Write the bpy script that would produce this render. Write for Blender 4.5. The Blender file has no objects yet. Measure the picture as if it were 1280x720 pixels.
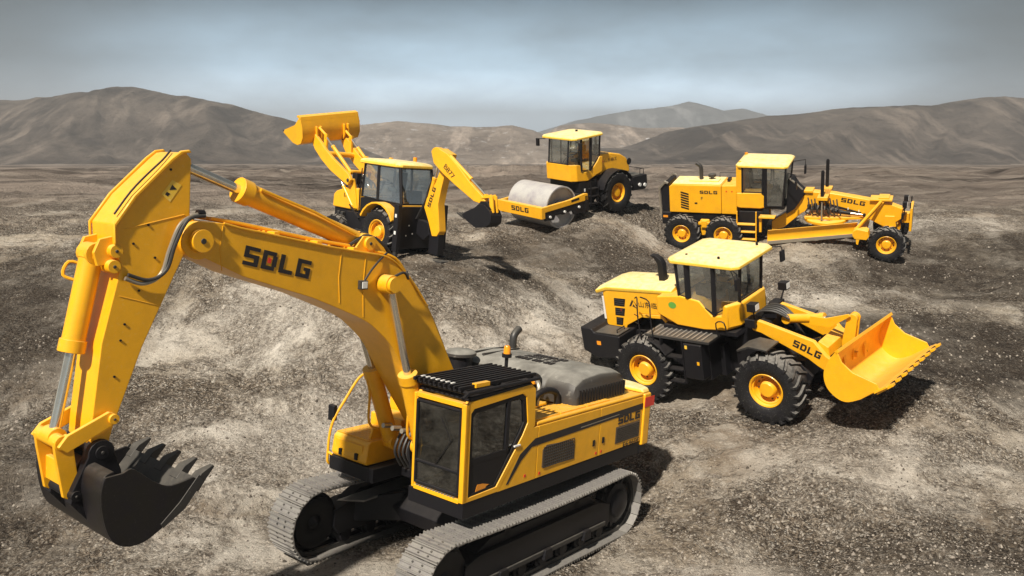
import bpy, bmesh, math, random
import numpy as np
from mathutils import Vector, Matrix, Euler
random.seed(7)
S = bpy.context.scene
R = math.radians
# ------------------------------------------------------------------ camera, world, sun, exposure
cam_data = bpy.data.cameras.new('camera')
cam = bpy.data.objects.new('camera', cam_data)
S.collection.objects.link(cam)
S.camera = cam
cam_data.sensor_width = 36
cam_data.lens = 36*1052.15/1280
cam_data.clip_start = 0.3
cam_data.clip_end = 8000
cam.location = (0, 0, 7)
cam.rotation_euler = (math.pi/2-0.18041, 0, 0)
S.render.resolution_x, S.render.resolution_y = 1024, 576
S.render.engine = 'CYCLES'
S.cycles.volume_bounces = 0
S.cycles.max_bounces = 6
S.cycles.volume_step_rate = 4

SUN_EL, SUN_AZ = R(47), R(-154)      # azimuth of the sun measured from +Y clockwise
sd = Vector((math.sin(SUN_AZ)*math.cos(SUN_EL), math.cos(SUN_AZ)*math.cos(SUN_EL), math.sin(SUN_EL)))
w = bpy.data.worlds.new('World'); S.world = w; w.use_nodes = True
nt = w.node_tree; N = nt.nodes; L = nt.links; N.clear()
out = N.new('ShaderNodeOutputWorld'); bg = N.new('ShaderNodeBackground')
sky = N.new('ShaderNodeTexSky'); sky.sky_type = 'NISHITA'; sky.sun_disc = False
sky.sun_elevation = SUN_EL; sky.sun_rotation = SUN_AZ; sky.air_density = 1.6; sky.dust_density = 3.0; sky.ozone_density = 1.5
hsv = N.new('ShaderNodeHueSaturation'); hsv.inputs['Saturation'].default_value = 0.45
L.new(sky.outputs[0], hsv.inputs['Color'])
tc = N.new('ShaderNodeTexCoord')
sep = N.new('ShaderNodeSeparateXYZ'); L.new(tc.outputs['Generated'], sep.inputs[0])
# overcast deck: darker slate cloud with height, the same all round the horizon
rampn = N.new('ShaderNodeValToRGB'); L.new(sep.outputs['Z'], rampn.inputs[0])
cr = rampn.color_ramp
cr.elements[0].position = 0.015; cr.elements[0].color = (14.5, 18.0, 21.0, 1)
cr.elements[1].position = 0.30; cr.elements[1].color = (1.0, 1.4, 1.75, 1)
e = cr.elements.new(0.075); e.color = (5.0, 7.0, 8.7, 1)
e = cr.elements.new(0.15); e.color = (.85, 1.5, 2.1, 1)
mp = N.new('ShaderNodeMapping'); mp.inputs['Scale'].default_value = (1.6, 1.6, 4.5); mp.inputs['Location'].default_value = (3.1, 0.4, 0.3)
L.new(tc.outputs['Generated'], mp.inputs[0])
nz = N.new('ShaderNodeTexNoise'); nz.inputs['Scale'].default_value = 2.6; nz.inputs['Detail'].default_value = 6; nz.inputs['Roughness'].default_value = .55
L.new(mp.outputs[0], nz.inputs['Vector'])
cmr = N.new('ShaderNodeMapRange'); cmr.inputs['From Min'].default_value = .3; cmr.inputs['From Max'].default_value = .7
cmr.inputs['To Min'].default_value = .68; cmr.inputs['To Max'].default_value = 1.35
L.new(nz.outputs['Fac'], cmr.inputs['Value'])
vm = N.new('ShaderNodeVectorMath'); vm.operation = 'SCALE'; L.new(rampn.outputs[0], vm.inputs[0]); L.new(cmr.outputs[0], vm.inputs['Scale'])
mx = N.new('ShaderNodeMix'); mx.data_type = 'RGBA'; mx.inputs['Factor'].default_value = 0.85
# thinner cloud to the north lets more light through
dt = N.new('ShaderNodeVectorMath'); dt.operation = 'DOT_PRODUCT'; L.new(tc.outputs['Generated'], dt.inputs[0]); dt.inputs[1].default_value = (0.0, .995, .03)
gl_ = N.new('ShaderNodeMapRange'); gl_.interpolation_type = 'SMOOTHSTEP'; gl_.inputs['From Min'].default_value = .85; gl_.inputs['From Max'].default_value = 1.0; gl_.inputs['To Min'].default_value = .36; gl_.inputs['To Max'].default_value = 1.5
L.new(dt.outputs['Value'], gl_.inputs['Value'])
vm2 = N.new('ShaderNodeVectorMath'); vm2.operation = 'SCALE'; L.new(vm.outputs[0], vm2.inputs[0]); L.new(gl_.outputs[0], vm2.inputs['Scale'])
L.new(hsv.outputs[0], mx.inputs['A']); L.new(vm2.outputs[0], mx.inputs['B'])
L.new(mx.outputs['Result'], bg.inputs['Color']); bg.inputs['Strength'].default_value = 0.075
L.new(bg.outputs[0], out.inputs[0])
sl = bpy.data.lights.new('sun', 'SUN'); sun = bpy.data.objects.new('sun', sl); S.collection.objects.link(sun)
sl.energy = 5.0; sl.angle = R(2.0); sl.color = (1.0, 0.93, 0.82)
sun.rotation_euler = (-sd).to_track_quat('-Z', 'Y').to_euler(); sun.location = (-20, -20, 40)
S.view_settings.view_transform = 'Standard'; S.view_settings.look = 'None'
S.view_settings.exposure = 0.48; S.view_settings.gamma = 1

# ------------------------------------------------------------------ materials
def newmat(name):
    m = bpy.data.materials.new(name); m.use_nodes = True
    return m, m.node_tree.nodes, m.node_tree.links, m.node_tree.nodes['Principled BSDF']
def noise(n, l, scale, detail=4, rough=.6, vec=None, lo=None, hi=None, tmin=0, tmax=1, dist=0):
    t = n.new('ShaderNodeTexNoise'); t.inputs['Scale'].default_value = scale; t.inputs['Detail'].default_value = detail
    t.inputs['Roughness'].default_value = rough; t.inputs['Distortion'].default_value = dist
    if vec: l.new(vec, t.inputs['Vector'])
    if lo is None: return t.outputs['Fac']
    m = n.new('ShaderNodeMapRange'); m.inputs['From Min'].default_value = lo; m.inputs['From Max'].default_value = hi
    m.inputs['To Min'].default_value = tmin; m.inputs['To Max'].default_value = tmax
    l.new(t.outputs['Fac'], m.inputs['Value']); return m.outputs[0]
def mixc(n, l, fac, a, b):
    m = n.new('ShaderNodeMix'); m.data_type = 'RGBA'
    for k, v in (('Factor', fac), ('A', a), ('B', b)):
        if isinstance(v, (int, float)): m.inputs[k].default_value = v
        elif isinstance(v, tuple): m.inputs[k].default_value = v
        else: l.new(v, m.inputs[k])
    return m.outputs['Result']
def mathn(n, l, op, a, b):
    m = n.new('ShaderNodeMath'); m.operation = op; m.use_clamp = False
    for k, v in ((0, a), (1, b)):
        if isinstance(v, (int, float)): m.inputs[k].default_value = v
        else: l.new(v, m.inputs[k])
    return m.outputs[0]
def rgb(r, g, b): return (r, g, b, 1)
def paint(name, col, dust_glare_col=(.42, .36, .24), dust_glare=.3, rough=.38, coat=.25, grime=.25, spec=.5, metallic=0, scale=3.0):
    m, n, l, p = newmat(name)
    tcn = n.new('ShaderNodeTexCoord'); ob = tcn.outputs['Object']
    geo = n.new('ShaderNodeNewGeometry'); s = n.new('ShaderNodeSeparateXYZ'); l.new(geo.outputs['Normal'], s.inputs[0])
    g1 = noise(n, l, scale, 6, .7, ob, .42, .72)
    c1 = mixc(n, l, mathn(n, l, 'MULTIPLY', g1, grime), rgb(*col), rgb(col[0]*.55, col[1]*.5, col[2]*.6+.01))
    up = n.new('ShaderNodeMapRange'); up.inputs['From Min'].default_value = .35; up.inputs['From Max'].default_value = 1.0
    l.new(s.outputs['Z'], up.inputs['Value'])
    d1 = noise(n, l, scale*2.3, 5, .65, ob, .10, .68)
    spot = noise(n, l, scale*9, 3, .6, ob, .60, .70)
    f = mathn(n, l, 'MULTIPLY', mathn(n, l, 'MULTIPLY', up.outputs[0], d1), dust_glare)  # upward faces turn paler: settled dust plus glare painted into the colour
    f = mathn(n, l, 'MINIMUM', mathn(n, l, 'ADD', f, mathn(n, l, 'MULTIPLY', spot, min(dust_glare, 1)*.32)), 1.0)
    c2 = mixc(n, l, f, c1, rgb(*dust_glare_col))
    l.new(c2, p.inputs['Base Color'])
    p.inputs['Roughness'].default_value = rough; p.inputs['Metallic'].default_value = metallic
    rr = mathn(n, l, 'ADD', mathn(n, l, 'MULTIPLY', f, .45), rough); l.new(rr, p.inputs['Roughness'])
    p.inputs['Coat Weight'].default_value = coat; p.inputs['Coat Roughness'].default_value = .15
    p.inputs['Specular IOR Level'].default_value = spec
    b = n.new('ShaderNodeBump'); b.inputs['Strength'].default_value = .08; b.inputs['Distance'].default_value = .02
    l.new(noise(n, l, scale*1.2, 3, .5, ob), b.inputs['Height']); l.new(b.outputs[0], p.inputs['Normal'])
    return m
YEL = paint('machine_yellow_paint', (.87, .42, .006), dust_glare_col=(.78, .62, .30), dust_glare=.34, grime=.3, coat=.10, rough=.42)
ROOF = paint('glare_yellow_paint', (.90, .56, .05), dust_glare_col=(.90, .80, .50), dust_glare=.9, rough=.42)  # paler yellow with the glare on roofs and tops painted in
BLK = paint('black_frame_paint', (.008, .0075, .009), dust_glare_col=(.12, .10, .08), dust_glare=.18, rough=.5, coat=0, grime=.1, spec=.3)
DRK = paint('dark_grey_metal', (.05, .048, .045), dust_glare_col=(.3, .27, .22), dust_glare=.4, rough=.45, coat=0, metallic=.4)
TRK = paint('track_steel', (.30, .285, .26), dust_glare_col=(.42, .39, .34), dust_glare=.45, rough=.40, coat=0, metallic=.45, grime=.6, scale=7)
RUB = paint('tyre_rubber', (.009, .0085, .009), dust_glare_col=(.30, .28, .25), dust_glare=.9, rough=.7, coat=0, scale=5, spec=.3)
HOOD = paint('grey_engine_cover', (.045, .040, .034), dust_glare_col=(.29, .275, .24), dust_glare=1.15, rough=.45, coat=0, scale=.8)
CHR = paint('chrome_rod', (.72, .68, .58), dust_glare=.1, rough=.18, coat=0, metallic=.9)
DRUM = paint('worn_drum_steel', (.42, .41, .39), dust_glare_col=(.5, .47, .42), dust_glare=.5, rough=.55, coat=0, grime=.8, scale=2.2)
WHT = paint('white_decal', (.75, .74, .70), dust_glare=.05, rough=.4, coat=0)
RED = paint('red_reflector', (.70, .03, .015), dust_glare=.02, rough=.3)
ORG = paint('orange_lens', (.85, .30, .01), dust_glare=.02, rough=.25)
GRN = paint('green_decal', (.12, .36, .05), dust_glare=.02, rough=.4)
INK = paint('black_lettering', (.015, .012, .012), dust_glare=.05, rough=.5, coat=0)
GRL = paint('bronze_grille_mesh', (.16, .10, .045), dust_glare=.1, rough=.55, coat=0, grime=.8, scale=9)
SEAT = paint('seat_fabric', (.10, .11, .10), dust_glare=.05, rough=.8, coat=0)
HOSE = paint('rubber_hose', (.03, .028, .026), dust_glare=.1, rough=.5, coat=0)
SILV = paint('silver_pipe', (.38, .34, .27), dust_glare=.1, rough=.3, coat=0, metallic=.6)
def glassmat(name, tint, gl=.10):
    m = bpy.data.materials.new(name); m.use_nodes = True; n = m.node_tree.nodes; l = m.node_tree.links; n.clear()
    o = n.new('ShaderNodeOutputMaterial'); t = n.new('ShaderNodeBsdfTransparent'); t.inputs[0].default_value = tint
    g = n.new('ShaderNodeBsdfGlossy'); g.inputs['Roughness'].default_value = .04; g.inputs['Color'].default_value = (.9, .93, .95, 1)
    d = n.new('ShaderNodeBsdfDiffuse'); d.inputs[0].default_value = (.35, .33, .28, 1)
    lw = n.new('ShaderNodeLayerWeight'); lw.inputs[0].default_value = .35
    mr = n.new('ShaderNodeMapRange'); mr.inputs['To Min'].default_value = gl; mr.inputs['To Max'].default_value = .55
    l.new(lw.outputs['Facing'], mr.inputs['Value'])
    x = n.new('ShaderNodeMixShader'); l.new(mr.outputs[0], x.inputs[0]); l.new(t.outputs[0], x.inputs[1]); l.new(g.outputs[0], x.inputs[2])
    tcn = n.new('ShaderNodeTexCoord'); f = noise(n, l, 2.5, 5, .7, tcn.outputs['Object'], .4, .85, .0, .10)
    y = n.new('ShaderNodeMixShader'); l.new(f, y.inputs[0]); l.new(x.outputs[0], y.inputs[1]); l.new(d.outputs[0], y.inputs[2])
    l.new(y.outputs[0], o.inputs[0]); return m
GLS = glassmat('tinted_window_glass', (.34, .37, .36, 1), .05)
GLC = glassmat('clear_window_glass', (.85, .88, .88, 1), .12)

# ------------------------------------------------------------------ mesh helpers
class MB:
    def __init__(s): s.v = []; s.f = []; s.m = []; s.mats = []
    def mi(s, mat):
        if mat not in s.mats: s.mats.append(mat)
        return s.mats.index(mat)
    def add(s, vs, fs, mat):
        k = len(s.v); s.v += [tuple(v) for v in vs]; i = s.mi(mat)
        for f in fs: s.f.append([k+a for a in f]); s.m.append(i)
        return s
    def box(s, x0, x1, y0, y1, z0, z1, mat, M=None):
        vs = [Vector((x, y, z)) for z in (z0, z1) for y in (y0, y1) for x in (x0, x1)]
        if M: vs = [M @ v for v in vs]
        return s.add(vs, [(0,2,3,1),(4,5,7,6),(0,1,5,4),(2,6,7,3),(0,4,6,2),(1,3,7,5)], mat)
    def prism(s, pts, a, b, mat, ax='y', M=None, taper=1.0):
        """outline pts extruded along ax from a to b; for 'y' pts are (x,z), for 'x' (y,z), for 'z' (x,y)"""
        n = len(pts)
        area = sum(pts[i][0]*pts[(i+1) % n][1]-pts[(i+1) % n][0]*pts[i][1] for i in range(n))
        if area < 0: pts = pts[::-1]
        def P(p, t):
            return Vector((p[0], t, p[1]) if ax == 'y' else (t, p[0], p[1]) if ax == 'x' else (p[0], p[1], t))
        cx = sum(p[0] for p in pts)/n; cy = sum(p[1] for p in pts)/n
        q = [(cx+(p[0]-cx)*taper, cy+(p[1]-cy)*taper) for p in pts]
        vs = [P(p, a) for p in pts]+[P(p, b) for p in q]
        if M: vs = [M @ v for v in vs]
        A = list(range(n)); B = list(range(n, 2*n))
        fs = [A, B[::-1]] if ax == 'y' else [A[::-1], B]
        for i in range(n):
            j = (i+1) % n
            fs.append((i, n+i, n+j, j) if ax == 'y' else (i, j, n+j, n+i))
        return s.add(vs, fs, mat)
    def loft(s, secs, mat, cap=True, close=True):
        n = len(secs[0]); vs = [v for q in secs for v in q]; fs = []
        for k in range(len(secs)-1):
            for i in range(n if close else n-1):
                j = (i+1) % n; fs.append((k*n+i, k*n+j, (k+1)*n+j, (k+1)*n+i))
        if cap: fs += [tuple(range(n))[::-1], tuple(range((len(secs)-1)*n, len(secs)*n))]
        return s.add(vs, fs, mat)
    def tube(s, pts, r, mat, seg=10, smooth=0):
        pts = [Vector(p) for p in pts]
        if smooth:
            o = []
            P = [pts[0]]+pts+[pts[-1]]
            for i in range(1, len(P)-2):
                for t in range(smooth):
                    u = t/smooth; a, b, c, d = P[i-1], P[i], P[i+1], P[i+2]
                    o.append(.5*((2*b)+(c-a)*u+(2*a-5*b+4*c-d)*u*u+(3*b-a-3*c+d)*u**3))
            o.append(pts[-1]); pts = o
        rs = r if isinstance(r, (list, tuple)) else [r]*len(pts)
        secs = []; up = None
        for i, p in enumerate(pts):
            t = (pts[min(i+1, len(pts)-1)]-pts[max(i-1, 0)]).normalized()
            if up is None: up = t.orthogonal().normalized()
            up = (up-t*up.dot(t)).normalized(); v = t.cross(up)
            secs.append([p+(up*math.cos(a)+v*math.sin(a))*rs[i] for a in [2*math.pi*k/seg for k in range(seg)]])
        return s.loft(secs, mat)
    def cyl(s, p0, p1, r, mat, seg=20, r1=None):
        return s.tube([p0, p1], [r, r if r1 is None else r1], mat, seg)
    def lathe(s, prof, mat, seg=40, c=(0, 0, 0), ax='y', close=False):
        n = len(prof); vs = []; fs = []
        for k in range(seg):
            a = 2*math.pi*k/seg
            for (h, r) in prof:
                x, z = r*math.cos(a), r*math.sin(a)
                vs.append(Vector((x, h, z) if ax == 'y' else (x, z, h) if ax == 'z' else (h, x, z))+Vector(c))
        for k in range(seg):
            k2 = (k+1) % seg
            for i in range(n-1):
                fs.append((k*n+i, k*n+i+1, k2*n+i+1, k2*n+i))
        return s.add(vs, fs, mat)
def mesh_of(name, mb, ang=35):
    me = bpy.data.meshes.new(name); me.from_pydata(mb.v, [], mb.f)
    for m in mb.mats: me.materials.append(m)
    me.polygons.foreach_set('material_index', mb.m)
    bm = bmesh.new(); bm.from_mesh(me); bmesh.ops.recalc_face_normals(bm, faces=bm.faces); bm.to_mesh(me); bm.free()
    me.polygons.foreach_set('use_smooth', [True]*len(me.polygons))
    me.set_sharp_from_angle(angle=R(ang)); me.update()
    return me
def part(name, mb, parent, bevel=.012, label=None, loc=None, rot=None, kind=None):
    me = mb if isinstance(mb, bpy.types.Mesh) else mesh_of(name, mb)
    o = bpy.data.objects.new(name, me); S.collection.objects.link(o)
    if parent: o.parent = parent
    if loc: o.location = loc
    if rot: o.rotation_euler = rot
    if bevel:
        b = o.modifiers.new('bevel', 'BEVEL'); b.width = bevel; b.segments = 2; b.limit_method = 'ANGLE'; b.angle_limit = R(38); b.harden_normals = True
    if label: o['label'] = label
    if kind: o['kind'] = kind
    return o
POSE = {'exc': (-0.7454, 13.2058, -6.8058, 4.0359, -0.1006, -0.0007),
        'ldr': (5.2496, 19.2319, -5.9380, -0.7504, -0.0472, 0.1871),
        'grd': (9.5047, 30.8311, -4.0012, -0.4753, -0.0029, 0.2383),
        'rol': (2.2557, 32.0935, -3.0604, 3.8513, 0.1277, -0.0732),
        'bhl': (-4.1837, 26.4321, -3.5710, 2.4142, -0.0659, 0.0675)}
MATS = {}
def machine(name, key, label, cat):
    o = bpy.data.objects.new(name, None); S.collection.objects.link(o)
    px, py, pz, yaw, p, r = POSE[key]
    cy, sy, cp, sp, cr_, sr = math.cos(yaw), math.sin(yaw), math.cos(p), math.sin(p), math.cos(r), math.sin(r)
    Rz = Matrix(((cy, -sy, 0), (sy, cy, 0), (0, 0, 1))); Ry = Matrix(((cp, 0, sp), (0, 1, 0), (-sp, 0, cp))); Rx = Matrix(((1, 0, 0), (0, cr_, -sr), (0, sr, cr_)))
    m = (Rz @ Ry @ Rx).to_4x4(); m.translation = Vector((px, py, pz+7))
    o.matrix_world = m; MATS[key] = m
    o['label'] = label; o['category'] = cat; o.empty_display_size = .5
    return o
# ---- lettering: block capitals cut from a 5 x 5 grid, and outlined text
BLOCK = {'S': [(0,4,5,5),(0,3,1.5,4),(0,2,5,3),(3.5,1,5,2),(0,0,5,1)],
         'D': [(0,3.9,4.5,5),(0,1.1,1.5,3.9),(3.5,1.1,5,3.9),(0,0,4.5,1.1)],
         'L': [(0,1.1,1.5,5),(0,0,4.8,1.1)],
         'G': [(0,3.9,5,5),(0,1.1,1.5,3.9),(0,0,5,1.1),(3.5,1.1,5,2.0),(2.6,2.0,5,2.9)]}
def letters(parent, o, u, v, width, height, red=False, mat=None, th=.004, word='SDLG'):
    """block word on the plane through o, u = reading direction, v = up"""
    mat = mat or INK
    o, u, v = Vector(o), Vector(u).normalized(), Vector(v); v = (v-u*v.dot(u)).normalized(); n = u.cross(v)
    mb = MB(); k = len(word); sx = width/(k*5+(k-1)*1.1); sy = height/5
    def rect(x0, y0, x1, y1, m, off):
        q = [o+u*a*sx+v*b*sy+n*off for a, b in ((x0, y0), (x1, y0), (x1, y1), (x0, y1))]
        mb.add(q+[p-n*(off+.001) for p in q], [(0,1,2,3),(0,4,5,1),(1,5,6,2),(2,6,7,3),(3,7,4,0)], m)
    for i, c in enumerate(word):
        for (a, b, c2, d) in BLOCK[c]: rect(a+i*6.1, b, c2+i*6.1, d, mat, th)
        if red and c == 'D': rect(1.95+i*6.1, 1.8, 3.05+i*6.1, 3.2, RED, th)
    return part('lettering', mb, parent, 0)
def text(parent, body, o, u, v, height, mat=None, width=None, th=.004, name='lettering'):
    cu = bpy.data.curves.new('t', 'FONT'); cu.body = body; cu.size = 1; cu.extrude = .002
    to = bpy.data.objects.new('t', cu); S.collection.objects.link(to)
    dg = bpy.context.evaluated_depsgraph_get(); me = bpy.data.meshes.new_from_object(to.evaluated_get(dg))
    bpy.data.objects.remove(to)
    o, u, v = Vector(o), Vector(u).normalized(), Vector(v); v = (v-u*v.dot(u)).normalized(); n = u.cross(v)
    if len(me.vertices) == 0: return
    xs = [p.co.x for p in me.vertices]; ys = [p.co.y for p in me.vertices]; x0, x1, y0, y1 = min(xs), max(xs), min(ys), max(ys)
    sy = height/(y1-y0); sx = (width/(x1-x0)) if width else sy
    for p in me.vertices:
        c = p.co; p.co = o+u*(c.x-x0)*sx+v*(c.y-y0)*sy+n*(th+c.z*.5)
    me.materials.clear(); me.materials.append(mat or INK); me.name = name
    return part(name, me, parent, 0)
# ---- wheels
def tyre_mb(Rr, w, rr, nl, lug=.055):
    mb = MB(); h = w/2; Rb = Rr*(1-lug)
    prof = [(-h*.70, rr*.97), (-h*.80, rr*1.04), (-h*.98, rr+(Rb-rr)*.30), (-h*1.0, rr+(Rb-rr)*.62), (-h*.93, Rb*.965), (-h*.6, Rb*.995), (0, Rb)]
    prof += [(-a, b) for a, b in prof[:-1][::-1]]
    mb.lathe(prof, RUB, 56)
    for k in range(nl*2):
        side = 1 if k % 2 else -1; a0 = math.pi*k/nl; wa = 2*math.pi/nl*.30
        secs = []
        for (y, da, top, bot) in ((-.04, 0, Rr, Rb*.98), (.35, .35, Rr, Rb*.975), (.72, .75, Rr*.995, Rb*.96), (1.0, 1.0, Rr*.965, Rb*.93), (1.03, 1.05, Rr*.90, Rb*.86)):
            a = a0+da*(2*math.pi/nl)*.62; yy = side*y*h
            q = []
            for (aa, rad) in ((a, bot), (a+wa, bot), (a+wa*.88, top), (a+wa*.12, top)):
                q.append(Vector((rad*math.cos(aa), yy, rad*math.sin(aa))))
            secs.append(q)
        mb.loft(secs, RUB)
    return mb
def rim_mb(w, rr, flat=.0):
    mb = MB(); h = w/2
    mb.lathe([(h*.60, rr*.80), (h*.62, rr*.93), (h*.80, rr*1.0), (h*.84, rr*.97), (h*.78, rr*.90), (h*.45, rr*.84), (h*.10, rr*.80), (h*.02, rr*.45)], YEL, 40)
    mb.lathe([(-h*.80, rr*1.0), (-h*.1, rr*.80), (-h*.0, rr*.80)], YEL, 32)
    mb.lathe([(h*.02, rr*.62), (h*.10, rr*.56), (h*.14, rr*.5)], YEL, 32)
    return mb
def hub_mb(w, rr):
    mb = MB(); h = w/2
    mb.lathe([(0, rr*.50), (h*.35, rr*.48), (h*.60, rr*.44), (h*.68, rr*.38), (h*.70, rr*.0)], YEL, 32)
    for k in range(12):
        a = 2*math.pi*k/12; x, z = rr*.68*math.cos(a), rr*.68*math.sin(a)
        mb.cyl((x, 0, z), (x, h*.16, z), rr*.045, DRK, 6)
    return mb
class Wheel:
    def __init__(s, Rr, w, rr, nl, lug=.055):
        s.t = mesh_of('tyre', tyre_mb(Rr, w, rr, nl, lug), 30); s.r = mesh_of('rim', rim_mb(w, rr)); s.h = mesh_of('hub', hub_mb(w, rr))
    def put(s, parent, x, y, z, spin=0, steer=0):
        rot = (0, spin, (0 if y > 0 else math.pi)+steer)
        a = part('wheel', s.h, parent, 0, loc=(x, y, z), rot=Euler(rot, 'XYZ'))
        part('tyre', s.t, a, 0); part('rim', s.r, a, 0)
        return a
# ---- cab glazing: pillars and panes between matching lower and upper corners
def glaze(cab, low, up, pm, pr=.035, glass=None, skip=(), open_=False, wide={}):
    n = len(low)
    for i in range(n):
        a, b = Vector(low[i]), Vector(up[i]); r = wide.get(i, pr)
        part('pillar', MB().tube([a, b], r, pm, 6), cab, 0)
    for i in range(n if not open_ else n-1):
        if i in skip: continue
        j = (i+1) % n
        q = [Vector(low[i]), Vector(low[j]), Vector(up[j]), Vector(up[i])]
        c = sum(q, Vector())/4; nn = (q[1]-q[0]).cross(q[3]-q[0]).normalized()
        q = [p+(c-p)*.03 for p in q]
        part('window_pane', MB().loft([[p-nn*.004 for p in q], [p+nn*.004 for p in q]], glass or GLS), cab, 0)
        e = MB()
        for k in range(4):
            a, b = q[k], q[(k+1) % 4]; e.tube([a, b], .018, BLK, 4)
        part('window_seal', e, cab, 0)
def seat(cab, x, y, z, s=1.0):
    mb = MB()
    mb.box(x-.25*s, x+.25*s, y-.24*s, y+.24*s, z, z+.14*s, SEAT)
    mb.prism([(x-.30*s, z+.08*s), (x-.16*s, z+.08*s), (x-.24*s, z+.75*s), (x-.36*s, z+.75*s)], y-.22*s, y+.22*s, SEAT)
    mb.box(x-.36*s, x-.28*s, y-.12*s, y+.12*s, z+.77*s, z+.93*s, SEAT)
    mb.box(x-.1, x+.1, y-.1, y+.1, z-.25, z, BLK)
    for sgn in (-1, 1): mb.box(x-.2*s, x+.2*s, y+sgn*.30*s-.04, y+sgn*.30*s+.04, z+.28*s, z+.34*s, BLK)
    part('seat', mb, cab, .03)
def steering(cab, x, y, z, tilt=.6):
    mb = MB(); c = Vector((x, y, z)); ax = Vector((-math.sin(tilt), 0, math.cos(tilt))); u = Vector((0, 1, 0)); v = ax.cross(u)
    pts = [c+(u*math.cos(a)+v*math.sin(a))*.19 for a in [2*math.pi*k/20 for k in range(21)]]
    mb.tube(pts, .016, BLK, 6)
    mb.tube([c-u*.18, c+u*.18], .012, BLK, 5); mb.tube([c, c-ax*.6], .04, BLK, 8)
    part('steering_wheel', mb, cab, 0)
def cylinder(parent, a, b, frac, r, rod=None, name='hydraulic_cylinder', mat=None, eye=True):
    """barrel from a for frac of the way, chrome rod on to b"""
    a, b = Vector(a), Vector(b); m = a+(b-a)*frac; d = (b-a).normalized(); mat = mat or YEL
    mb = MB(); mb.cyl(a, m, r, mat, 20); mb.cyl(m-d*r*.9, m+d*r*.25, r*1.16, mat, 20); mb.cyl(a-d*.02, a+d*r*.5, r*1.08, mat, 20)
    if eye:
        s = Vector((0, 1, 0)); mb.cyl(a-s*r*1.0, a+s*r*1.0, r*1.0, mat, 16)
    o = part(name, mb, parent, .006)
    rb = MB(); rb.cyl(m, b, rod or r*.5, CHR, 16)
    if eye: s = Vector((0, 1, 0)); rb.cyl(b-s*r*.9, b+s*r*.9, r*.85, mat, 16)
    part('piston_rod', rb, o, 0)
    return o
def pin(parent, x, y0, y1, z, r, mat=None, name='pivot_pin'):
    mb = MB(); mb.cyl((x, y0, z), (x, y1, z), r, mat or YEL, 20)
    e = .25*(r); mb.cyl((x, y0-.012, z), (x, y1+.012, z), e, DRK, 12)
    return part(name, mb, parent, .006)
def worklight(parent, p, s=.09, d=(1, 0, 0)):
    x, y, z = p; mb = MB(); mb.box(x-s, x+s, y-s, y+s, z-s*.8, z+s*.8, BLK)
    dx = d[0]*s*1.04; dy = d[1]*s*1.04
    if abs(d[0]) > .5: mb.box(min(x+dx*.8, x+dx*1.03), max(x+dx*.8, x+dx*1.03), y-s*.8, y+s*.8, z-s*.6, z+s*.6, WHT)
    else: mb.box(x-s*.8, x+s*.8, min(y+dy*.8, y+dy*1.03), max(y+dy*.8, y+dy*1.03), z-s*.6, z+s*.6, WHT)
    part('work_light', mb, parent, .008)
def smooth_pts(pts, n=4, closed=False):
    o = []; N_ = len(pts)
    for i in range(N_ if closed else N_-1):
        P_ = [Vector(pts[(i+k) % N_]) if closed else Vector(pts[min(max(i+k, 0), N_-1)]) for k in (-1, 0, 1, 2)]
        for t in range(n):
            u = t/n; a, b, c, d = P_; q = .5*((2*b)+(c-a)*u+(2*a-5*b+4*c-d)*u*u+(3*b-a-3*c+d)*u**3); o.append((q.x, q.y))
    if not closed: o.append(tuple(pts[-1]))
    return o
def circ(cx, cz, r, a0, a1, n):
    return [(cx+r*math.cos(R(a0+(a1-a0)*k/n)), cz+r*math.sin(R(a0+(a1-a0)*k/n))) for k in range(n+1)]
# =================================================================== EXCAVATOR
ex = machine('crawler_excavator', 'exc', 'big yellow crawler excavator on steel tracks with raised arm and black bucket', 'excavator')
# tracks ---------------------------------------------------------------
shoe = MB(); PT = .216
shoe.box(-.5*PT+.006, .5*PT-.006, -.3, .3, -.018, .0, TRK)
for gx, gh in ((-.08, .034), (0, .030), (.075, .034)):
    shoe.prism([(gx-.014, 0), (gx+.014, 0), (gx+.008, gh), (gx-.008, gh)], -.3, .3, TRK)
for gx in (-.04, .04):
    for gy in (-.09, .09): shoe.cyl((gx, gy, 0), (gx, gy, .014), .016, DRK, 6)
shoe.box(-.5*PT, .5*PT, -.13, -.07, -.09, -.018, DRK); shoe.box(-.5*PT, .5*PT, .07, .13, -.09, -.018, DRK)
shoe_me = mesh_of('track_shoe', shoe)
XI, ZC, RC = 2.22, .60, .555
def trackpath(n):
    per = 2*(2*XI)+2*math.pi*RC; o = []
    for k in range(n):
        d = per*k/n
        if d < 2*XI: o.append((-XI+d, ZC+RC-.05*math.sin(math.pi*min(1, max(0, d/(2*XI))))*1.0, 0)); continue
        d -= 2*XI
        if d < math.pi*RC: a = math.pi/2-d/RC; o.append((XI+RC*math.cos(a), ZC+RC*math.sin(a), math.pi/2-a)); continue
        d -= math.pi*RC
        if d < 2*XI: o.append((XI-d, ZC-RC, math.pi)); continue
        d -= 2*XI; a = -math.pi/2-d/RC; o.append((-XI+RC*math.cos(a), ZC+RC*math.sin(a), math.pi/2-a))
    return o
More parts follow.
